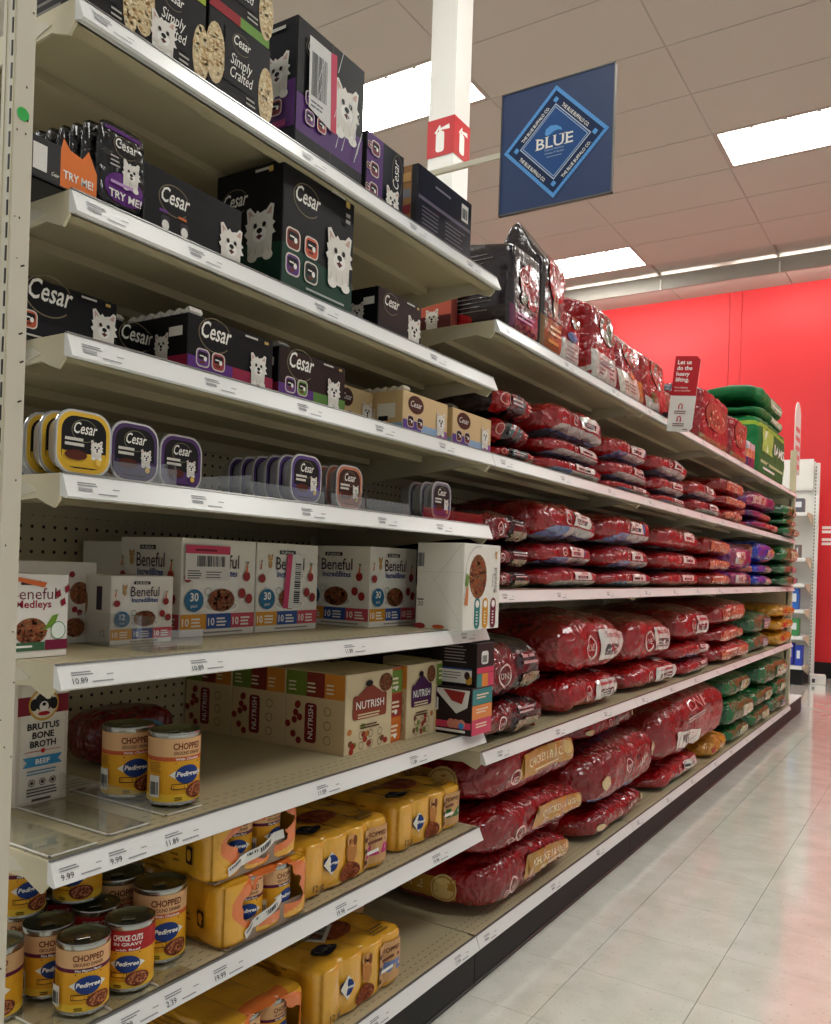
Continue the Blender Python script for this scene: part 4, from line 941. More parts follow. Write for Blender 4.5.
carton('shadowed cream carton against the pegboard, leftmost in the sixth shelf row', (-1.406, 1.432, .6553), .15, .15, H, NP, nut_front(.15, H), nut_side(.15, H))
carton('shadowed cream carton, middle of the sixth shelf row behind the brown-badged one', (-1.241, 1.431, .6553), .165, .16, H, NP, nut_front(.165, H), nut_side(.16, H))
# black boxes stacked at the right end
def blk_front(W, H):
    p = Pr(); p.rect(.001, .001, W-.002, H-.002, (50, 34, 34)); p.rect(.001, .001, W*.98, H*.33, (206, 70, 100)); p.rect(.001, H*.34, W*.98, H*.3, (224, 136, 76)); p.rect(.001, H*.65, W*.98, H*.33, (60, 130, 130))
    for j in range(3): p.bars(W*.2, H*(.22+.31*j), W*.6, 2, H*.06, H*.03, (236, 206, 180))
    return p
W, H, D = .104, .115, .125
q = Pr(); q.rect(.001, .001, D-.002, H-.002, (38, 26, 26)); q.poly([(D*.12, H*.96), (D*.95, H*.96), (D*.9, H*.6), (D*.66, H*.45)], (214, 210, 204)); q.poly([(D*.35, H*.95), (D*.85, H*.92), (D*.78, H*.66), (D*.55, H*.72)], (150, 44, 38)); q.rect(.001, H*.14, D*.98, H*.14, (196, 60, 90)); q.rrect(D*.03, H*.48, D*.22, H*.28, .004, (222, 220, 214)); q.barcode(D*.07, H*.52, D*.14, H*.12, (60, 60, 60), 8)
for x_ in (.55, .66, .78): q.ell(D*x_, H*.24, D*.09, H*.1, (206, 130, 110), 12)
q.ell(D*.78, H*.2, .008, .008, (60, 130, 190), 10); q.bars(D*.12, H*.06, D*.75, 1, .01, .006, (222, 220, 214), 0)
carton('dark brown box with pink, orange and teal end, lower of two, sixth shelf', (-.968, 1.796, .6553), W, D, H, (46, 32, 32), blk_front(W, H), q)
W, H, D = .09, .108, .13
p = Pr(); p.rect(.001, .001, W-.002, H-.002, (48, 34, 34)); p.rrect(W*.25, H*.52, W*.4, H*.3, .008, (222, 220, 214)); p.barcode(W*.3, H*.56, W*.3, H*.16, (70, 70, 70), 7); p.rect(.001, H*.32, W*.98, H*.13, (206, 60, 90)); p.rect(.001, 0.001, W*.3, H*.3, (60, 130, 130)); p.rect(W*.3, .001, W*.35, H*.3, (224, 136, 60)); p.rect(W*.65, .001, W*.34, H*.3, (206, 70, 100))
q = Pr(); q.rect(.001, .001, D-.002, H-.002, (34, 26, 26)); q.rect(D*.22, H*.08, D*.68, H*.3, (222, 218, 212)); q.rect(D*.22, H*.38, D*.68, H*.04, (50, 70, 130)); q.ell(D*.84, H*.16, .009, .012, (206, 150, 60), 10); q.ell(D*.80, H*.26, .008, .010, (60, 40, 36), 10); q.bars(D*.28, H*.3, D*.4, 3, H*.06, H*.02, (120, 116, 114)); q.bars(D*.3, H*.9, D*.5, 6, H*.07, H*.022, (150, 140, 136))
carton('dark brown box with white portrait panel, upper of two, sixth shelf', (-.970, 1.818, .7705), W, D, H, (40, 30, 30), p, q)
"""bag behind the cans"""
b_ = Blob(.2, .12, .11, 5, 3, .006, 16, 4)
o = thing('treat_bag', 'dark red crinkled treat bag in the shadow behind the two yellow cans', 'bag', (-1.34, 1.02, .6553))
link('bag_body', b_.mesh('bag_body', M['film'], lambda f, u, v: (120, 22, 30), 8, 14, 10), o)
p = Pr(); p.ring(.1, .06, .06, .03, .008, (80, 120, 150), 20, .3, 2.8); p.text('CRAVE', .11, .035, .02, (190, 110, 110), shear=.2, w=.08); link('bag_print', p.mesh('bag_print', b_.front, M['print'], base=.004), o)
# clear dividers flat on the sixth and seventh shelves
for nm, x_, y_, L in (('beside the bone broth carton on the sixth shelf', -1.02, .80, .26), ('under the two cans on the sixth shelf', -1.03, .915, .24), ('against the post on the sixth shelf', -1.005, .695, .24)):
    o = thing('clear_divider', 'clear plastic divider with a white edge '+nm, 'divider', (x_, y_, .6553))
    MB().box(-L, 0, 0, .075, 0, .002).build('divider_base', M['clear'], o); MB().box(-L, 0, .0, .003, .002, .0035).box(-.003, 0, 0, .075, .002, .0035).build('divider_edge', M['white'], o)
    if 'broth' in nm: MB().box(-L, 0, .0755, .077, 0, .045).build('divider_wall', M['clear'], o)
for nm, x_, y_ in (('under the front can of the seventh shelf', -1.003, .71), ('under the cans at the post on the seventh shelf', -1.003, .80), ('under the tall can on the seventh shelf', -1.003, .885)):
    o = thing('clear_divider', 'clear plastic divider '+nm, 'divider', (x_, y_, .4083)); MB().box(-.3, 0, 0, .07, 0, .0016).build('divider_base', M['clear'], o); MB().box(-.3, 0, 0, .002, .0016, .004).build('divider_edge', M['white'], o)

# ================================================================== CANS
YL = (226, 164, 40)
def can_meshes(r, h, top, stripe, sub, kind, bar=True):
    n = 36; prof = [(0, .001), (r*.9, .001), (r, .003), (r, .005), (r*.985, .0065), (r*.985, h-.007), (r, h-.005), (r, h-.001), (r*.985, h), (r*.95, h-.001), (r*.93, h-.006), (r*.6, h-.005), (r*.55, h-.0062), (0, h-.0062)]
    body = MB().lathe(prof[:9], n=n).mesh('can_shell', M['tin'], True)
    lid = MB().lathe(prof[8:], n=n).mesh('can_lid', M['lid'], True)
    tab = MB().box(-.006, .006, -.012, .008, h-.005, h-.0035); tab.v = list(tab.v); tab = tab.mesh('pull_tab', M['tin'], bevel=.001)
    p = Pr(); C = 2*PI*r; L0, L1 = .008, h-.009; Hh = L1-L0
    cols = 48
    def band(a, b_, c): p.rect(-C/2, L0+a*Hh, C, (b_-a)*Hh, c, n=cols)
    band(0, 1, YL); band(0, .12, (232, 190, 60)); band(.70, 1, top); band(.645, .71, stripe)
    for off in (0, C/2):
        def X(x_): return x_+off-(C if x_+off > C/2 else 0)
        c0 = off*(1 if off < C/2 else 1)
        p.text(kind[0], c0, L0+.83*Hh, Hh*.10, (110, 50, 30) if kind[2] else W_, bold=.03, w=r*1.2)
        p.text(kind[1], c0, L0+.745*Hh, Hh*.055, (110, 50, 30) if kind[2] else W_, bold=.02, w=r*1.15)
        p.text(sub, c0, L0+.658*Hh, Hh*.038, W_, bold=.02, w=r*1.0)
        p.bars(c0-r*.5, L0+.60*Hh, r*1.0, 1, .01, Hh*.02, (80, 50, 30), 0)
        p.ell(c0+.0, L0+.43*Hh, r*.62, Hh*.09, (232, 228, 214), 20, 2); p.poly([(c0-r*.72, L0+.43*Hh), (c0-r*.5, L0+.49*Hh), (c0-r*.5, L0+.37*Hh)], (232, 228, 214)); p.poly([(c0+r*.72, L0+.43*Hh), (c0+r*.5, L0+.49*Hh), (c0+r*.5, L0+.37*Hh)], (232, 228, 214))
        p.ell(c0, L0+.43*Hh, r*.50, Hh*.15, (30, 56, 120), 24, 2); p.text('Pedigree', c0, L0+.405*Hh, Hh*.075, W_, shear=.2, bold=.03, w=r*.90)
        p.ell(c0+r*.42, L0+.16*Hh, r*.5, Hh*.13, (120, 56, 34), 18, 2)
        p.kibble(c0+r*.42, L0+.16*Hh, r*.42, Hh*.10, 26, ((166, 96, 60), (90, 40, 26), (190, 120, 80)), r*.05, 5)
        p.rect(c0-r*.62, L0+.20*Hh, r*.62, Hh*.09, (70, 46, 20), n=3); p.rect(c0-r*.59, L0+.213*Hh, r*.56, Hh*.064, YL, n=3); p.bars(c0-r*.55, L0+.25*Hh, r*.46, 2, Hh*.028, Hh*.014, (70, 46, 20), .1)
        p.bars(c0-r*.5, L0+.06*Hh, r*.3, 2, Hh*.03, Hh*.016, (80, 56, 24), .1)
    if bar: p.rect(-C*.235, L0+.08*Hh, r*.42, Hh*.34, (222, 220, 212), n=3); p.barcode(-C*.235+r*.04, L0+.12*Hh, r*.34, Hh*.2, (60, 60, 60), 9); p.bars(-C*.235, L0+.62*Hh, r*.5, 7, Hh*.025, Hh*.008, (120, 84, 30), .2)
    lab = p.mesh('can_label', lambda u, v, q: Vector(((r*.985+q)*math.cos(u/r), (r*.985+q)*math.sin(u/r), v)), M['print'], base=.0003)
    return body, lid, tab, lab
TAN_ = (222, 176, 128)
CM = {}
def can(kind, label, x_, y_, z_, ang, group=None):
    if kind not in CM:
        CM[kind] = {'big': lambda: can_meshes(.0425, .120, TAN_, (196, 90, 50), 'With Chicken', ('CHOPPED', 'GROUND DINNER', True)),
                    'small': lambda: can_meshes(.037, .103, TAN_, (96, 26, 60), 'Filet Mignon Flavor', ('CHOPPED', 'GROUND DINNER', True)),
                    'cuts': lambda: can_meshes(.037, .103, (170, 36, 40), (170, 36, 40), 'with Beef', ('CHOICE CUTS', 'IN GRAVY', False), False)}[kind]()
    m_ = CM[kind]; o = thing('food_can', label, 'can', (x_, y_, z_), ang, group)
    link('can_shell', m_[0], o); link('can_lid', m_[1], o); link('pull_tab', m_[2], o); link('can_label', m_[3], o)
    return o
# label centre direction: angle 0 = +X (aisle); cans face slightly right of the camera
can('big', 'tall yellow can, left of the pair on the sixth shelf, partly behind its neighbour', -1.183, .963, .6575, -.35)
can('big', 'tall yellow can, front one of the pair on the sixth shelf', -1.090, .982, .6575, -.18)
Zc = .4100
can('small', 'yellow can with maroon stripe standing foremost on the seventh shelf', -1.049, .786, Zc, -.42, )
can('small', 'yellow can with maroon stripe just left of the foremost can, seventh shelf', -1.129, .784, Zc, -.35)
can('small', 'yellow can cut off by the post at the bottom left corner', -1.128, .700, Zc, -.7)
can('cuts', 'yellow can with red choice cuts band beside the foremost can', -1.049, .868, Zc, -.75)
can('big', 'taller yellow can with orange stripe right of the choice cuts can', -1.087, .959, Zc, -.45)
can('big', 'taller yellow can in shadow directly behind the tall orange-striped one', -1.175, .945, Zc, -.4)
can('cuts', 'yellow can in shadow behind the choice cuts can, lid visible', -1.13, .868, Zc, -.6)
can('small', 'yellow can in shadow, third in the row back from the foremost can', -1.207, .79, Zc, -.4)
can('cuts', 'yellow can in shadow, deep behind the choice cuts cans', -1.21, .868, Zc, -.5)
can('small', 'yellow can stacked on the second layer at the left of the seventh shelf', -1.19, .775, Zc+.1035, -.2)
can('cuts', 'yellow can stacked on the second layer with gravy picture showing below the price rail', -1.17, .862, Zc+.1035, -.9)

# ================================================================== WRAPPED CAN PACKS
def pack(label, loc, nw=4, nd=3, H=.112, torn=False, band=(190, 60, 110), seed=1, sticker=None, rz=0, cats='can pack'):
    s_ = .0735; W, D = nw*s_+.004, nd*s_+.004
    def wp(P, d, a, pp):
        fx = abs(math.sin(nw*PI*(P.y/W+.5)))**.6; fy = abs(math.sin(nd*PI*(P.x/D+.5)))**.6
        if abs(pp[0]) > .985: P.x -= math.copysign(.012*(1-fx), P.x)
        if abs(pp[1]) > .985: P.y -= math.copysign(.012*(1-fy), P.y)
        if pp[2] > .985: P.z -= .006*(1-min(fx, fy)) if True else 0
        return P, a
    B = Blob(W, D, H, 14, 10, .0016, 24, seed, wp)
    o = thing('can_pack', label, cats, loc, rz)
    cx_, cy_, rx_, ry_ = .55, .60, .34, .34
    rs = random.Random(seed); ph = rs.random()*6
    def hole(f, u, v):
        if f != 'f' or not torn: return False
        a = math.atan2(v-cy_, u-cx_); r = 1+.16*math.sin(3*a+ph)+.10*math.sin(7*a)
        return ((u-cx_)/rx_)**2+((v-cy_)/ry_)**2 < r*r
    def paint(f, u, v):
        if f == 'f' and torn and ((u-cx_)/rx_)**2+((v-cy_)/ry_)**2 < 1.9 or (torn and f == 't' and v > .8 and .3 < u < .8): return (222, 116, 50)
        if f == 'd': return (190, 140, 40)
        return (228, 168, 44)
    link('plastic_wrap', B.mesh('plastic_wrap', M['wrap'], paint, 16, 72 if torn else 40, 40 if torn else 20, hole), o)
    p = Pr()
    if not torn:
        x_ = W*.30
        p.poly([(x_-.020, H*.5), (x_, H*.30), (x_+.020, H*.5), (x_, H*.70)], (236, 230, 214)); p.ell(x_, H*.5, .016, .017, (30, 56, 120), 20, 2); p.text('Pedigree', x_, H*.47, .008, W_, shear=.2, bold=.03, w=.029)
        p.ell(W*.53, H*.56, .012, .024, (196, 130, 70), 14, 2); p.ell(W*.53, H*.74, .013, .013, (214, 160, 100), 12, 2); p.ell(W*.53, H*.72, .004, .003, K_, 6); p.ell(W*.505, H*.74, .005, .011, (130, 70, 40), 8); p.ell(W*.555, H*.74, .005, .011, (130, 70, 40), 8)
        p.ell(W*.49, H*.22, .034, .018, (140, 66, 36), 18, 2); p.kibble(W*.49, H*.22, .03, .014, 24, ((176, 96, 56), (100, 46, 28)), .003, 5)
        p.rect(W*.66, H*.15, W*.28, H*.66, (206, 160, 110), n=6, m=3); p.rect(W*.66, H*.30, W*.28, H*.18, band, n=6); p.text('CHOPPED', W*.8, H*.64, .010, (100, 50, 30), bold=.02, w=W*.22); p.bars(W*.7, H*.54, W*.2, 1, .01, .006, (110, 60, 40), 0); p.bars(W*.69, H*.36, W*.22, 1, .01, .007, W_, 0)
        for k in range(3): p.ell(W*.675, H*(.25+.2*k), .005, .005, (70, 50, 30), 8)
        p.text('12', W*.12, H*.16, .013, (80, 56, 30), bold=.02); p.bars(W*.17, H*.2, W*.05, 3, .006, .003, (80, 56, 30), .1)
        link('front_print', p.mesh('front_print', B.front, M['print'], base=.0022), o)
        p = Pr(); p.ell(W*.28, D*.28, .034, .022, (34, 36, 50), 22, 3); p.text('Pedigree', W*.28, D*.28-.004, .010, (150, 150, 150), shear=.2, w=.05); p.ell(W*.55, D*.48, .055, .036, (140, 66, 36), 22, 3); p.kibble(W*.55, D*.48, .05, .03, 46, ((176, 96, 56), (96, 44, 26)), .0035, 8)
        p.bars(W*.66, D*.16, W*.2, 3, .010, .005, (110, 84, 30), .2); p.bars(W*.15, D*.6, W*.25, 3, .010, .005, (120, 90, 34), .2)
        link('top_print', p.mesh('top_print', B.top, M['print'], base=.0022), o)
    else:
        cb = CM['big']
        cy2 = (s_*.5+.01)
        b0, l0, t0, lab0 = CM['small']
        for k in range(max(2, nw-1)):
            c_ = thing if False else None
            e_ = link('can_shell', b0, o, (-.047, W*cx_+(k-(max(2, nw-1)-1)/2)*s_, .003)); e2 = link('can_label', lab0, e_); link('can_lid', l0, e_)
            e_.rotation_euler = (0, 0, -.5+.6*k)
        MB().box(-.10, -.006, .01, W-.01, .0015, .003).box(-.0085, -.007, .02, W-.02, .002, .038).build('cardboard_tray', M['cardboard'], o)
    p = Pr(); p.bars(D*.08, H*.82, D*.55, 8, .009, .0035, (150, 104, 30), .3, random.Random(3)); p.rrect(D*.70, H*.3, .020, .028, .003, (60, 44, 24)); p.ell(D*.70+.010, H*.3+.014, .007, .010, (206, 150, 44), 10)
    link('side_print', p.mesh('side_print', B.side, M['print'], base=.003), o)
    if sticker:
        x_, y_, L, a = sticker; p = Pr(); c, s2 = math.cos(a), math.sin(a)
        p.rect(x_, y_, L, .016, (222, 220, 214), a, n=8); p.barcode(x_+.004*c-.009*s2, y_+.004*s2+.009*c, L*.5, .004, (70, 70, 70), 14, a); p.barcode(x_+L*.55*c-.004*s2, y_+L*.55*s2+.004*c, L*.3, .008, (60, 60, 60), 8, a)
        link('price_sticker', p.mesh('price_sticker', B.front, M['print'], base=.004), o)
    return o
pack('torn yellow can pack with a white price sticker, upper of two, seventh shelf', (-1.01, 1.0, .5215), 3, 3, .100, True, seed=2, sticker=(.035, .012, .14, .22))
pack('torn yellow can pack with a white sticker, lower of two, seventh shelf', (-.998, 1.019, .4083), 3, 3, .112, True, seed=5, sticker=(.05, .012, .10, .35))
pack('intact yellow can pack with a magenta band in the middle of the seventh shelf', (-1.026, 1.252, .4083), 4, 3, .114, band=(190, 60, 120), seed=3)
pack('intact yellow can pack with green band at the right end of the seventh shelf', (-1.036, 1.592, .4083), 4, 3, .114, band=(60, 110, 60), seed=7)
pack('yellow can pack deep behind the magenta-banded one on the seventh shelf', (-1.275, 1.33, .4083), 4, 3, .114, seed=8)
pack('yellow can pack deep at the right end of the seventh shelf', (-1.28, 1.66, .4083), 3, 3, .114, seed=9)
pack('torn yellow can pack on the bottom deck at the bottom edge of the photo', (-1.04, 1.07, .1303), 3, 3, .115, True, seed=11)
pack('intact yellow can pack with a blue band on the bottom deck, foremost there', (-1.022, 1.315, .1303), 4, 3, .128, band=(110, 130, 180), seed=12)
pack('yellow can pack in shadow deep behind the blue-banded pack on the bottom deck', (-1.29, 1.62, .1303), 3, 3, .12, seed=13)
pack('yellow can pack deep on the bottom deck behind the torn pack', (-1.27, 1.1, .1303), 3, 3, .12, seed=14)
o = thing('paper_label', 'white paper label lying on top of the blue-banded can pack', 'label', (-1.10, 1.42, .2600), .5)
MB().box(-.05, 0, 0, .09, 0, .0006).build('paper', M['card'], o, cols=lin((224, 222, 216)))
p = Pr(); p.barcode(.01, .008, .07, .028, (60, 60, 60), 16); link('label_print', p.mesh('label_print', lambda u, v, q: Vector((-v, u, .0006+q))), o)

# ================================================================== BAGS OF KIBBLE
RED = (150, 20, 26); DRED = (96, 14, 20); DK = (40, 22, 28)
def ring_logo(p, x, y, r, c=(230, 206, 200)): p.ring(x, y, r, r, r*.16, c, 20); p.text('ONE', x, y-r*.28, r*.55, c, w=r*1.3)
def white_label(p, x, y, w, h, nx=8, logo=True, dark=(46, 50, 56), c=(222, 220, 214)):
    p.rect(x, y, w, h, c, n=nx*2, m=6)
    p.bars(x+w*.12, y+h*.72, w*.66, 1, .01, h*.14, (190, 90, 96), 0)
    p.rect(x+w*.14, y+h*.16, w*.62, h*.36, dark, n=8, m=3); p.bars(x+w*.2, y+h*.36, w*.5, 2, h*.13, h*.06, (200, 198, 194), .2)
def bag_kind(kind, B, W, H, sd):
    """returns paint(face,u,v) and the print laid on the front"""
    rs = random.Random(sd); p = Pr(); j = rs.uniform(-.05, .05)
    if kind in ('red', 'redl', 'redflip'):
        gl = rs.random() < .5
        def paint(f, u, v):
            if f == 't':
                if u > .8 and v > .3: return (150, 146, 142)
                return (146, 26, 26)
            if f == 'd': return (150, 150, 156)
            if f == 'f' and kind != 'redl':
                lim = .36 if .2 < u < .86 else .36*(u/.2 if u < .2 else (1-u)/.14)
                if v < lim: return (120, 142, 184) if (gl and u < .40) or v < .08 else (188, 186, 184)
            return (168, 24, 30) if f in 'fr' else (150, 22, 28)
        x0 = W*(.46+j)
        white_label(p, x0, H*.40, W*.28, H*.34); ring_logo(p, x0-W*.085, H*.56, H*.17)
        if rs.random() < .6: p.rect(x0+W*.28, H*.42, W*.02, H*.3, (60, 90, 150), m=2)
    elif kind == 'redbig':
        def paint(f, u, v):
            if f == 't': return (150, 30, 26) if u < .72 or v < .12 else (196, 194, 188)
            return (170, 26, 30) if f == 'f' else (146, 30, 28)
        white_label(p, W*.48, H*.22, W*.40, H*.52); ring_logo(p, W*.36, H*.46, H*.22); p.text('SmartBlend', W*.68, H*.60, H*.1, (170, 40, 50), w=W*.26)
    elif kind == 'dark':
        def paint(f, u, v):
            if f == 't': return (46, 34, 36)
            if f == 'f' and .0 < u < .42 and v > .12: return (128, 26, 34)
            return (54, 26, 34)
        ring_logo(p, W*.27, H*.46, H*.2); p.rect(W*.48, H*.12, W*.34, H*.3, (150, 134, 110), n=6, m=2)
        p.kibble(W*.62, H*.3, W*.16, H*.1, 20, ((170, 130, 80), (110, 110, 70)), H*.04, sd); p.bars(W*.5, H*.68, W*.3, 2, H*.1, H*.05, (190, 180, 180), .3)
    elif kind == 'darkteal':
        def paint(f, u, v):
            if f == 'f' and (u < .22 or .66 < u < .82): return (170, 34, 36)
            return (44, 26, 30)
        p.rect(W*.28, H*.30, W*.34, H*.40, (60, 84, 84), n=6, m=2); p.bars(W*.3, H*.52, W*.28, 2, H*.14, H*.07, (170, 190, 190), .2); p.ring(W*.14, H*.5, H*.2, H*.22, H*.04, (220, 150, 140), 16)
        p.bars(W*.68, H*.5, W*.1, 2, H*.12, H*.05, (222, 180, 170), .2)
    elif kind in ('gold', 'goldr'):
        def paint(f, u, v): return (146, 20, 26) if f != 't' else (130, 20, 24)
        x0 = W*.26 if kind == 'gold' else W*.36
        p.poly([(x0, H*.34), (x0+W*.06, H*.34), (x0+W*.12, H*.70), (x0+W*.05, H*.70)], (176, 128, 44)); p.rect(x0+W*.05, H*.34, W*.50, H*.36, (176, 128, 44), n=30, m=8)
        p.text('CHICKEN & RICE', x0+W*.27, H*.47, H*.13, (236, 222, 176), bold=.01, w=W*.36); p.bars(x0+W*.14, H*.39, W*.26, 1, .01, H*.03, (226, 206, 150), 0)
        p.ell(x0+W*.50, H*.56, W*.055, H*.15, (206, 176, 110), 18, 3); p.ring(x0+W*.50, H*.56, W*.05, H*.135, .003, (150, 100, 40), 18)
        p.ring(W*.24, H*.42, W*.04, H*.13, .005, (226, 190, 180), 18)
        p.text('ONE', W*.2, H*.30, H*.13, (220, 170, 166), shear=.2, w=W*.1)
    elif kind in ('olive', 'olive2'):
        def paint(f, u, v):
            if f == 'f' and v < .2 and u < .75: return (120, 140, 180)
            if f == 'f' and u > .8: return (160, 30, 34)
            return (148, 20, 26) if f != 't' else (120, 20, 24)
        p.poly([(W*.54, H*.2), (W*.60, H*.56), (W*.92, H*.74), (W*.92, H*.40)], (44, 50, 30)); p.text('LAMB', W*.68, H*.44, H*.12, (200, 200, 180), rot=.2, w=W*.12); p.ell(W*.88, H*.60, W*.05, H*.15, (214, 190, 140), 16, 2)
        ring_logo(p, W*.46, H*.5, H*.13); p.ell(W*.16, H*.45, W*.045, H*.11, (214, 190, 140), 16, 2)
    elif kind == 'onebig':
        def paint(f, u, v):
            if f == 'f' and u > .93: return (60, 90, 160) if v > .3 else (200, 120, 60)
            return (156, 24, 28)
        p.text('ONE', W*.42, H*.70, H*.20, (206, 150, 146), w=W*.26); p.rect(W*.14, H*.24, W*.32, H*.28, (222, 220, 212), rot=-.12, n=16, m=8); p.barcode(W*.19, H*.30, W*.2, H*.14, (60, 60, 60), 14, -.1)
        p.poly([(W*.2, H*.56), (W*.62, H*.60), (W*.6, H*.68), (W*.22, H*.64)], (60, 56, 56)); p.bars(W*.26, H*.62, W*.26, 2, H*.04, H*.02, (190, 188, 184))
    elif kind == 'redgold':
        def paint(f, u, v):
            if f == 't' and .3 < u < .6: return (120, 70, 36)
            return (160, 34, 32)
        p.rect(W*.12, H*.22, W*.7, H*.5, (190, 120, 90), n=8, m=3); p.kibble(W*.5, H*.46, W*.3, H*.2, 26, ((220, 190, 150), (140, 50, 40), (230, 215, 200)), H*.05, sd); p.bars(W*.2, H*.62, W*.3, 1, .01, H*.08, W_, 0)
    elif kind == 'green':
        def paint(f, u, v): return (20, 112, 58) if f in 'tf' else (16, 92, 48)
        p.rect(W*.42, H*.2, W*.4, H*.46, (190, 200, 170), n=6, m=3); p.kibble(W*.62, H*.42, W*.16, H*.18, 16, ((170, 60, 50), (230, 230, 220), (180, 190, 80)), H*.06, sd); p.bars(W*.46, H*.3, W*.3, 1, .01, H*.12, W_, 0)
    elif kind == 'greengrey':
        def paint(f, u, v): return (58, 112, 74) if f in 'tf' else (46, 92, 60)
        p.rect(W*.48, H*.2, W*.3, H*.46, (150, 140, 160), n=5, m=3); p.bars(W*.5, H*.44, W*.24, 2, H*.12, H*.06, W_, .3)
    elif kind == 'purple':
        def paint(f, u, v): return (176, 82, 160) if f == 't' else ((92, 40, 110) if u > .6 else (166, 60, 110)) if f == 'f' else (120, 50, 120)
        p.rect(W*.1, H*.25, W*.4, H*.45, (206, 190, 190), n=5, m=2); p.kibble(W*.3, H*.45, W*.15, H*.16, 16, ((170, 60, 60), (90, 60, 110), (230, 200, 120)), H*.06, sd)
    elif kind == 'purplered':
        def paint(f, u, v): return (90, 40, 112) if u < .4 else (170, 50, 50)
        p.kibble(W*.65, H*.45, W*.2, H*.25, 24, ((220, 190, 150), (230, 120, 60), (240, 230, 220)), H*.06, sd)
    elif kind == 'blue':
        def paint(f, u, v): return (34, 70, 180) if u < .62 else ((96, 90, 170) if f == 't' else (200, 120, 110))
        p.rect(W*.46, H*.2, W*.4, H*.4, (222, 220, 222), n=5, m=2); p.kibble(W*.66, H*.45, W*.2, H*.25, 20, ((214, 90, 50), (60, 80, 170), (230, 170, 60)), H*.07, sd)
    elif kind == 'yellow':
        def paint(f, u, v): return (206, 150, 44)
        p.rect(W*.1, H*.4, W*.16, H*.26, (180, 40, 36), n=2); p.bars(W*.4, H*.4, W*.3, 2, H*.14, H*.07, (236, 220, 170))
    return paint, p
def bag(kind, label, Xf, y0, y1, z0, z1, D=.45, sd=1, rz=0, group=None, det=1.0, tilt=0, A=None, mm=3.3, dull=False):
    W, H = y1-y0, (z1-z0)*(1.07 if z0 < .9 else 1.03); A = A if A is not None else (.009 if kind[:4] == 'gold' else min(.014, H*.12))
    r0 = random.Random(sd*31+7); c1, c2, c3, c4 = r0.uniform(-.25, .25), r0.uniform(.10, .30), r0.uniform(-.05, .05), r0.uniform(0, .06)
    def slump(P, d, a, pp):
        # fuller in the middle, thinner and drooping towards the two sides, corners rounded back
        t = P.y/(W/2)-c1; k = 1-c2*min(1.4, abs(t))**2.6
        lo = -H/2; P.z = lo+(P.z-lo)*k+ (c3*H*P.y/W if P.z > 0 else 0)
        if P.x > 0: P.x -= D*.10*max(0, abs(P.y/(W/2))-.72)/.28*(.5+c4*8)*.6+ (D*c4*.5)*(P.y/W)
        return P, a
    B = Blob(W, D, H, 6.0, mm, A, 8 if W > .4 else 12, sd, slump)
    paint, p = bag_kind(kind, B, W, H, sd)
    o = thing('kibble_bag', label, 'bag', (Xf, y0, z0), rz, group)
    if tilt: o.rotation_euler = (tilt, 0, rz)
    dist = math.hypot(1, (y0+y1)/2)
    ny = 84 if dist < 2.8 else 52 if dist < 3.6 else 32; nz = 34 if dist < 2.8 else 22 if dist < 3.6 else 14
    FM = M['dull'] if dull else M['film']
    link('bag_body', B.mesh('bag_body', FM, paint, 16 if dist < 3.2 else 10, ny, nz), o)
    if p.it: link('bag_print', p.mesh('bag_print', B.front, M['dull'] if dull else M['wrap'], step=.00016, base=.0062 if kind[:4] == 'gold' else .0038), o)
    if kind in ('gold', 'goldr'):
        p = Pr(); p.rect(D*.25, H*.34, D*.62, H*.36, (168, 122, 44), n=12, m=4); p.text('CHICKEN & RICE', D*.5, H*.48, H*.12, (226, 206, 150), w=D*.36); p.ell(D*.80, H*.52, H*.24, H*.24, (206, 176, 110), 18, 3); p.ring(D*.80, H*.52, H*.21, H*.21, .003, (150, 100, 40), 18)
        link('side_print', p.mesh('side_print', B.side, M['wrap'], step=.00016, base=.0034), o)
    # crimped corner ear at the near end
    e = MB(); n_ = 6; rs = random.Random(sd)
    zz = H*(.35+.2*rs.random()); q = .03+.03*rs.random()
    pts = [(-.02, .012, zz), (-.10, .012, zz+.02), (-.09, -q, zz+.03+.02*rs.random()), (-.03, -q*.8, zz-.005)]
    v = [Vector(a) for a in pts]+[Vector(a)+Vector((0, 0, .003)) for a in pts]
    e.v = v; e.f = [(0, 1, 2, 3), (7, 6, 5, 4), (0, 4, 5, 1), (1, 5, 6, 2), (2, 6, 7, 3), (3, 7, 4, 0)]
    return o
sn = 0
def stack(shelfname, pos, kinds, y0, y1, zs, D=.45, Xf=-1.0, group=None, lean=0):
    """bottom to top; every level is a bag of its own"""
    global sn
    for k, kd in enumerate(kinds):
        sn += 1; rs = random.Random(sn*13+5)
        lv = {1: ['only bag'], 2: ['bottom bag', 'top bag'], 3: ['bottom bag', 'middle bag', 'top bag']}[len(kinds)][k]
        cn = {'red': 'red', 'redl': 'red', 'redbig': 'glossy red', 'dark': 'dark purple-brown', 'darkteal': 'dark teal and red', 'gold': 'dark red', 'goldr': 'dark red', 'olive': 'dark red olive-banded',
              'olive2': 'dark red', 'onebig': 'large red', 'redgold': 'flat red block-shaped', 'green': 'green', 'greengrey': 'grey-green', 'purple': 'purple and pink', 'purplered': 'purple and red', 'blue': 'bright blue', 'yellow': 'yellow'}[kd]
        sp = .03*(y1-y0)/.5; a, b = y0+rs.uniform(-.3, .9)*sp, y1+rs.uniform(-.9, .5)*sp; rz = rs.uniform(-.035, .035)
        bag(kd, f'{cn} bag, {lv} of the {pos}, {shelfname}', Xf-rs.uniform(0, .018), a, b, zs[k]+.0008, zs[k+1]+.001, D, sn, rz, group=group)
g = 'bags on the second shelf'; z = 1.3555; S2n = 'second long shelf'
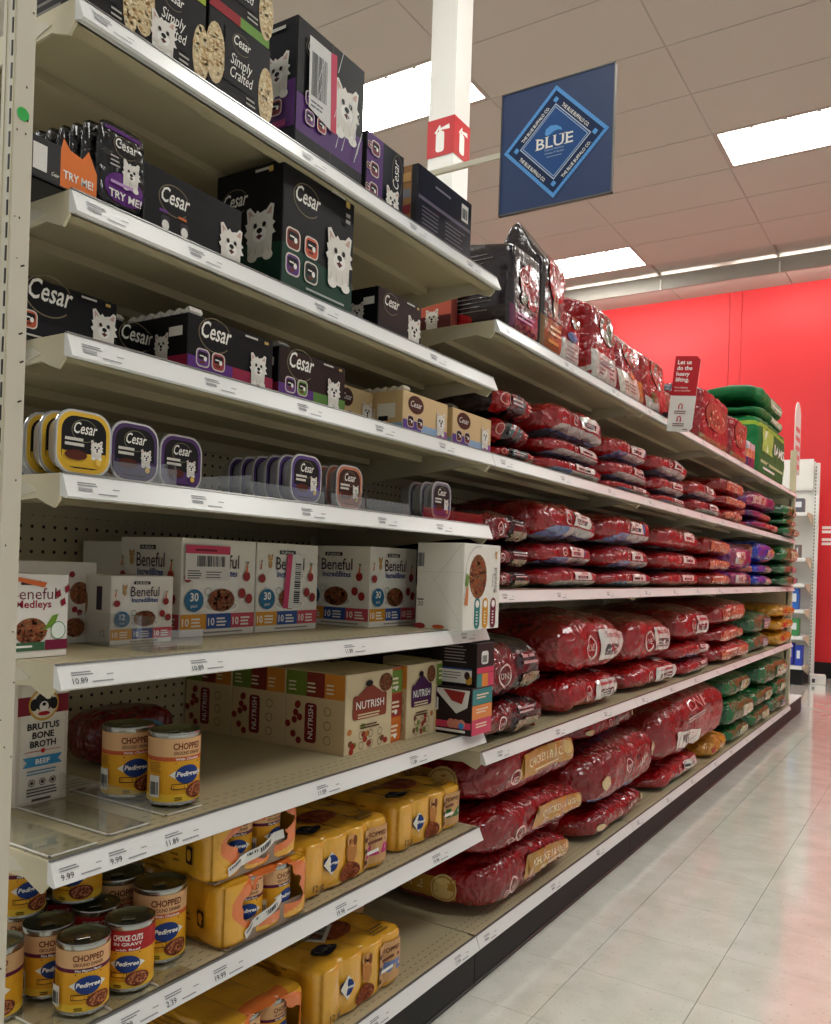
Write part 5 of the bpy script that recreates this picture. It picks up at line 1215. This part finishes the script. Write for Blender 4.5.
stack(S2n, 'stack by tan cartons', ('darkteal', 'darkteal', 'darkteal'), 1.965, 2.225, (z, 1.395, 1.472, 1.556), group=g)
stack(S2n, 'second stack', ('red', 'red', 'red'), 2.26, 2.79, (z, 1.412, 1.470, 1.585), group=g)
stack(S2n, 'third stack', ('red', 'red', 'red'), 2.815, 3.33, (z, 1.395, 1.468, 1.56), group=g)
stack(S2n, 'fourth stack', ('red', 'red', 'red'), 3.36, 3.90, (z, 1.40, 1.475, 1.57), group=g)
stack(S2n, 'fifth stack', ('red', 'red'), 3.94, 4.50, (z, 1.43, 1.515), group=g)
stack(S2n, 'stack before the purple ones', ('redgold', 'redgold', 'redgold'), 4.53, 5.12, (z, 1.435, 1.50, 1.60), group=g)
stack(S2n, 'purple stack', ('purplered', 'purplered', 'purple'), 5.17, 6.12, (z, 1.42, 1.485, 1.60), group=g)
stack(S2n, 'last stack at the far end', ('green', 'green', 'green'), 6.16, 6.77, (z, 1.43, 1.49, 1.58), group=g, Xf=-.945)
g = 'bags on the third shelf'; z = 1.0085; S3n = 'third long shelf'
stack(S3n, 'dark stack by the white cartons', ('dark', 'dark', 'dark'), 1.915, 2.235, (z, 1.063, 1.125, 1.22), group=g)
stack(S3n, 'second stack', ('red', 'red', 'red'), 2.27, 2.79, (z, 1.077, 1.157, 1.278), group=g)
stack(S3n, 'third stack', ('red', 'red', 'red'), 2.81, 3.44, (z, 1.075, 1.165, 1.285), group=g)
stack(S3n, 'fourth stack', ('redl', 'redl', 'redl'), 3.46, 4.20, (z, 1.08, 1.17, 1.28), group=g)
stack(S3n, 'fifth stack with gold prints', ('redgold', 'redgold', 'redgold'), 4.24, 4.82, (z, 1.085, 1.165, 1.265), group=g)
stack(S3n, 'purple stack', ('purple', 'purple'), 4.86, 5.36, (z, 1.10, 1.25), group=g)
stack(S3n, 'blue stack', ('blue', 'blue', 'blue'), 5.40, 6.08, (z, 1.085, 1.155, 1.295), group=g)
stack(S3n, 'last stack at the far end', ('greengrey', 'greengrey', 'green'), 6.12, 6.77, (z, 1.09, 1.165, 1.30), group=g, Xf=-.945)
g = 'bags on the fourth shelf'; z = .5965; S4n = 'fourth long shelf'
stack(S4n, 'dark pair nearest the near bay', ('dark', 'dark'), 1.925, 2.395, (z, .700, .86), D=.5, group=g)
stack(S4n, 'second pair', ('redbig', 'redbig'), 2.46, 3.11, (z, .716, .91), D=.5, group=g)
stack(S4n, 'third pair', ('redbig', 'redbig'), 3.14, 3.84, (z, .700, .885), D=.5, group=g)
stack(S4n, 'fourth stack', ('red', 'red', 'redbig'), 3.82, 4.46, (z, .667, .75, .905), D=.5, group=g)
stack(S4n, 'block-shaped stack', ('redgold', 'redgold', 'redgold'), 4.50, 5.38, (z, .700, .795, .935), D=.5, group=g)
stack(S4n, 'grey-green pair', ('greengrey', 'greengrey'), 5.42, 6.12, (z, .705, .84), D=.5, group=g)
stack(S4n, 'yellow stack at the far end', ('yellow', 'yellow', 'yellow'), 6.16, 6.76, (z, .700, .79, .88), D=.5, group=g, Xf=-.96)
g = 'bags on the bottom deck'; z = .1305; S5n = 'bottom deck of the long run'
bag('goldr', 'dark red bag at the bottom of the near stack, bottom deck', -1.0, 1.955, 2.62, z, .285, .52, 71, group=g, mm=3.2)
bag('goldr', 'glossy dark red bag in the middle of the near stack, gold band slanting, bottom deck', -.985, 1.93, 2.69, .286, .43, .52, 72, group=g, tilt=-.03)
bag('gold', 'glossy dark red bag reading chicken and rice, top of the near stack, bottom deck', -.99, 1.92, 2.64, .425, .595, .52, 73, group=g)
bag('olive2', 'dark red bag at the bottom beside the gold-banded stack, bottom deck', -1.01, 2.72, 3.42, z, .235, .5, 75, group=g)
bag('olive', 'dark red bag with olive band and pale blue underside, upper beside the gold-banded stack', -.99, 2.71, 3.50, .236, .45, .5, 76, group=g)
bag('olive2', 'dark red bag in shadow, third layer beside the gold-banded stack, bottom deck', -1.07, 2.76, 3.45, .451, .545, .45, 77, group=g)
bag('red', 'dark red bag under the large red one with the white barcode label', -1.01, 3.56, 4.3, z, .235, .5, 78, group=g)
bag('onebig', 'large red bag with a slanted white barcode label on the bottom deck', -.985, 3.50, 4.78, .236, .52, .5, 79, group=g, tilt=.0)
bag('yellow', 'small multicoloured bag end squeezed between the large red bag and the green bags', -1.0, 4.42, 4.80, z, .23, .4, 80, group=g)
bag('green', 'green bag at the bottom left of the green group on the bottom deck', -1.0, 4.84, 5.42, z, .225, .5, 81, group=g)
bag('green', 'green bag in the middle layer left of the green group, bottom deck', -.99, 4.80, 5.48, .226, .37, .5, 82, group=g)
bag('green', 'green bag on the top layer left of the green group, bottom deck', -1.02, 4.82, 5.6, .371, .50, .5, 83, group=g)
bag('green', 'green bag on the bottom layer at the far right of the bottom deck', -1.0, 5.46, 6.12, z, .24, .5, 84, group=g)
bag('green', 'green bag on the second layer at the far right of the bottom deck', -1.0, 5.5, 6.2, .241, .36, .5, 85, group=g)
bag('green', 'large green bag on top of the far right end of the bottom deck', -.98, 5.64, 6.75, .361, .52, .5, 86, group=g)
bag('greengrey', 'grey-green bag lowest at the very end of the bottom deck', -1.0, 6.16, 6.74, z, .24, .45, 87, group=g)
bag('green', 'green bag above the lowest one at the very end of the bottom deck', -1.0, 6.24, 6.76, .241, .36, .45, 88, group=g)

# ---- standing bags on the top shelf of the run
def standing(label, loc, W, D, H, kind, sd, rz=0, lean=0, top=.72, peak=0.0, A=.006, sharp=9, skew=0):
    o = thing('standing_bag', label, 'bag', loc, rz)
    def wp(P, d, a, pp):
        t = P.z/H+.5
        if t > top: k = (t-top)/(1-top); P.x = P.x*(1-.93*k)-D*.05*k; P.z += H*.06*k*(.5-P.y/W)
        P.y += skew*W*t*t; P.x -= lean*t
        bulge = math.sin(PI*min(1, t*1.2))*.05
        P.y *= 1+bulge*.4
        return P, a
    B = Blob(W, D, H, sharp, 12, A, 10, sd, wp); p = Pr(); q = Pr()
    if kind == 'dark':
        paint = lambda f, u, v: (40, 30, 34) if not (f == 'f' and v < .30) else (104, 42, 76)
        p.ell(W*.55, H*.62, W*.30, H*.20, (150, 34, 40), 20, 4); p.text('ONE', W*.55, H*.60, H*.10, (226, 190, 186), w=W*.4); p.ring(W*.4, H*.66, W*.18, H*.1, .004, (214, 150, 140), 20); p.ell(W*.4, H*.42, W*.12, H*.07, (60, 84, 50), 12, 2); p.ell(W*.66, H*.40, W*.14, H*.06, (140, 36, 40), 12, 2)
        p.text('True Instinct', W*.5, H*.31, H*.05, (206, 170, 160), w=W*.7); p.bars(W*.2, H*.22, W*.6, 2, H*.05, H*.02, (210, 150, 190)); p.kibble(W*.5, H*.08, W*.4, H*.06, 20, ((120, 90, 80), (70, 50, 50)), .007, 3)
        q.bars(D*.12, H*.86, D*.7, 14, .0115, .003, (130, 124, 122)); q.ell(D*.4, H*.16, D*.22, H*.10, (176, 30, 34), 18, 3); q.rrect(D*.55, H*.5, .02, .03, .004, (200, 196, 190)); q.rect(D*.3, H*.26, D*.14, H*.04, (170, 168, 164), n=2)
    elif kind == 'brown':
        paint = lambda f, u, v: ((126, 92, 54) if v < .26 else (60, 52, 50)) if f == 'f' else (44, 32, 34)
        p.ell(W*.58, H*.62, W*.34, H*.20, (172, 40, 42), 20, 4); p.text('ONE', W*.56, H*.60, H*.10, (230, 200, 190), w=W*.42); p.ell(W*.55, H*.40, W*.1, H*.1, (190, 160, 140), 12, 2); p.text('True Instinct', W*.5, H*.28, H*.05, (214, 190, 170), w=W*.75); p.bars(W*.35, H*.2, W*.5, 2, H*.045, H*.02, (230, 206, 160)); p.bars(W*.3, H*.08, W*.5, 1, .01, H*.03, (206, 160, 90))
    elif kind == 'white':
        paint = lambda f, u, v: (214, 210, 204) if (f in 'fl' and v < .30) else (168, 44, 40)
        p.ell(W*.5, H*.36, W*.26, H*.055, (60, 110, 160), 16, 2); p.bars(W*.2, H*.22, W*.6, 4, H*.05, H*.015, (120, 124, 134)); p.ell(W*.6, H*.6, W*.25, H*.14, (110, 90, 60), 16, 3); p.ring(W*.5, H*.7, W*.2, H*.1, .005, (230, 190, 180), 16)
    elif kind == 'redA':
        paint = lambda f, u, v: (206, 202, 196) if (f == 'f' and v < .34) or (f == 'l' and .05 < v < .14) else (158, 34, 38)
        q.ell(D*.45, H*.24, D*.3, H*.13, (70, 54, 40), 20, 3); q.ell(D*.42, H*.25, D*.22, H*.10, (150, 24, 34), 18, 3); q.ring(D*.4, H*.36, D*.3, H*.06, .008, (80, 120, 170), 18, .4, 2.7); q.rect(D*.6, H*.74, .022, .022, (170, 150, 146), n=2); q.bars(D*.2, H*.65, D*.5, 8, .014, .0025, (120, 30, 34))
        p.ell(W*.6, H*.62, W*.3, H*.16, (90, 84, 60), 18, 3); p.bars(W*.2, H*.24, W*.6, 4, H*.05, H*.02, (90, 84, 90))
    elif kind == 'redB':
        paint = lambda f, u, v: ((206, 130, 60) if u > .75 else (222, 214, 204)) if (f == 'f' and v < .26) else ((142, 34, 46) if v < .5 else (158, 36, 38))
        p.ell(W*.55, H*.58, W*.34, H*.2, (92, 86, 66), 20, 4); p.ell(W*.6, H*.55, W*.22, H*.15, (160, 36, 42), 18, 3); p.ring(W*.62, H*.55, W*.12, H*.08, .004, (230, 190, 180), 16); p.ell(W*.5, H*.27, W*.12, H*.035, (206, 130, 60), 12, 2); p.bars(W*.15, H*.16, W*.5, 3, H*.04, H*.014, (150, 120, 100))
        q.bars(D*.3, H*.6, D*.5, 8, .014, .0025, (120, 30, 34))
    elif kind == 'redC':
        paint = lambda f, u, v: (206, 202, 196) if (f == 'f' and v < .16 and u < .5) else (164, 44, 38)
        p.ell(W*.62, H*.56, W*.3, H*.22, (86, 82, 56), 20, 4); p.ell(W*.7, H*.54, W*.2, H*.14, (160, 40, 42), 18, 3); p.ring(W*.7, H*.54, W*.13, H*.09, .005, (226, 180, 170), 16); p.ell(W*.3, H*.2, W*.12, H*.07, (70, 100, 50), 12, 2)
        q.rect(D*.55, H*.66, .022, .022, (170, 150, 146), n=2)
    elif kind == 'redD':
        paint = lambda f, u, v: (44, 40, 64) if v > .9 else ((150, 130, 90) if (f == 'f' and v < .12) else (150, 30, 36))
        p.ell(W*.5, H*.55, W*.34, H*.26, (90, 84, 60), 18, 3); p.ring(W*.55, H*.56, W*.2, H*.13, .006, (226, 170, 160), 16); p.kibble(W*.4, H*.45, W*.2, H*.15, 12, ((220, 200, 160), (130, 40, 40)), .01, 5)
        q.bars(D*.15, H*.7, D*.7, 8, .02, .003, (200, 120, 120)); q.ell(D*.5, H*.2, D*.25, H*.06, (180, 180, 180), 14, 2)
    elif kind == 'purple':
        paint = lambda f, u, v: (96, 50, 110) if v < .35 else ((222, 150, 110) if v < .6 else (210, 200, 210))
    elif kind == 'greenB':
        paint = lambda f, u, v: (150, 180, 60) if .82 < v < .9 else (22, 108, 56)
        p.rect(W*.12, H*.42, W*.34, H*.40, (170, 190, 90), n=4, m=4); p.rect(W*.2, H*.44, W*.12, H*.36, (220, 226, 200), n=2, m=2); p.text('IAMS', W*.72, H*.5, H*.18, W_, bold=.02, w=W*.4); p.rect(W*.1, H*.22, W*.8, H*.05, (190, 200, 150), n=6); p.bars(W*.15, H*.12, W*.4, 1, .01, H*.04, W_, 0)
    FM = M['dull'] if kind == 'greenB' else M['wrap'] if kind in ('dark', 'brown') else M['film']
    link('bag_body', B.mesh('bag_body', FM, paint, 14, 20, 30), o)
    if p.it: link('front_print', p.mesh('front_print', B.front, M['dull'] if kind == 'greenB' else M['wrap'], base=.003), o)
    if q.it: link('side_print', q.mesh('side_print', B.side, M['film'], base=.003), o)
    return o
z = 1.6958
standing('tall black and plum box-shaped bag with red oval, first standing on the long top shelf', (-1.005, 2.012, z), .185, .30, .245, 'dark', 1, A=.002, sharp=16, top=.96)
standing('black bag with brown base and folded pointed top behind the plum one, long top shelf', (-1.005, 2.205, z), .172, .17, .36, 'brown', 2, A=.004, top=.72, lean=.0)
standing('slim red and white bag with a blue oval next to the brown-based bag, top shelf', (-1.012, 2.38, z), .15, .28, .25, 'white', 3, top=.6)
standing('red standing bag with white panel and round picture on its side, top shelf', (-1.0, 2.63, z), .235, .34, .30, 'redA', 4, lean=.03, top=.84)
standing('red standing bag with orange and cream base panel, left of the blade sign', (-1.0, 2.90, z), .28, .26, .34, 'redB', 5, lean=.06, top=.6)
standing('orange-red standing bag immediately left of the blade sign on the top shelf', (-1.0, 3.21, z), .30, .30, .31, 'redC', 6, lean=.05, top=.7)
standing('dark red standing bag partly behind the blade sign on the top shelf', (-1.06, 3.60, z), .25, .22, .24, 'redC', 7, lean=.04, top=.7)
standing('red standing bag with open navy top right of the blade sign, top shelf', (-1.01, 4.02, z), .62, .3, .275, 'redD', 8, top=.9)
standing('narrower red standing bag right of the navy-topped one, top shelf', (-1.01, 4.68, z), .42, .3, .275, 'redD', 9, top=.8)
standing('small purple and orange standing bag before the green bags, top shelf', (-1.01, 5.12, z), .20, .2, .19, 'purple', 10, top=.8)
standing('tall green standing bag with white letters at the far end of the top shelf', (-1.01, 5.40, z), 1.0, .32, .36, 'greenB', 11, top=.97, A=.008)
stn = [('green', 'green bag lying on the tall green bag, lower of the two, far top shelf', 2.063, 2.14), ('green', 'green bag lying highest of all at the far end of the top shelf', 2.145, 2.26)]
for kd, lb, a, b in stn: bag(kd, lb, -1.02, 5.38, 6.42, a, b, .35, int(a*10), dull=True)
# things glimpsed under the topmost near shelf
p = Pr(); p.rect(.001, .001, .118, .128, (196, 96, 78)); p.rect(.001, .001, .118, .05, (90, 40, 40)); p.dog(.06, .045, .05); p.bars(.02, .11, .08, 2, .012, .005, (230, 190, 170))
carton('salmon and maroon box with a white dog glimpsed deep behind the first standing bag', (-1.16+.0, 1.962, 1.6958), .034, .12, .14, (150, 70, 60), None, p)
carton('dark red box deep on the long top shelf beside the salmon box', (-1.30, 1.965, 1.6958), .03, .14, .12, (110, 26, 34), None, None)
carton('dark back row box behind the plum bag on the long top shelf', (-1.36, 2.01, 1.6958), .16, .14, .24, (30, 24, 28), None, None)
o = thing('round_lid', 'round black lid resting on the bags at the near end of the top shelf', 'lid', (-1.17, 2.09, 1.9425))
MB().lathe([(0, 0), (.05, 0), (.055, .003), (.055, .012), (.05, .014), (0, .010)], n=28).build('lid_disc', M['blackp'], o)
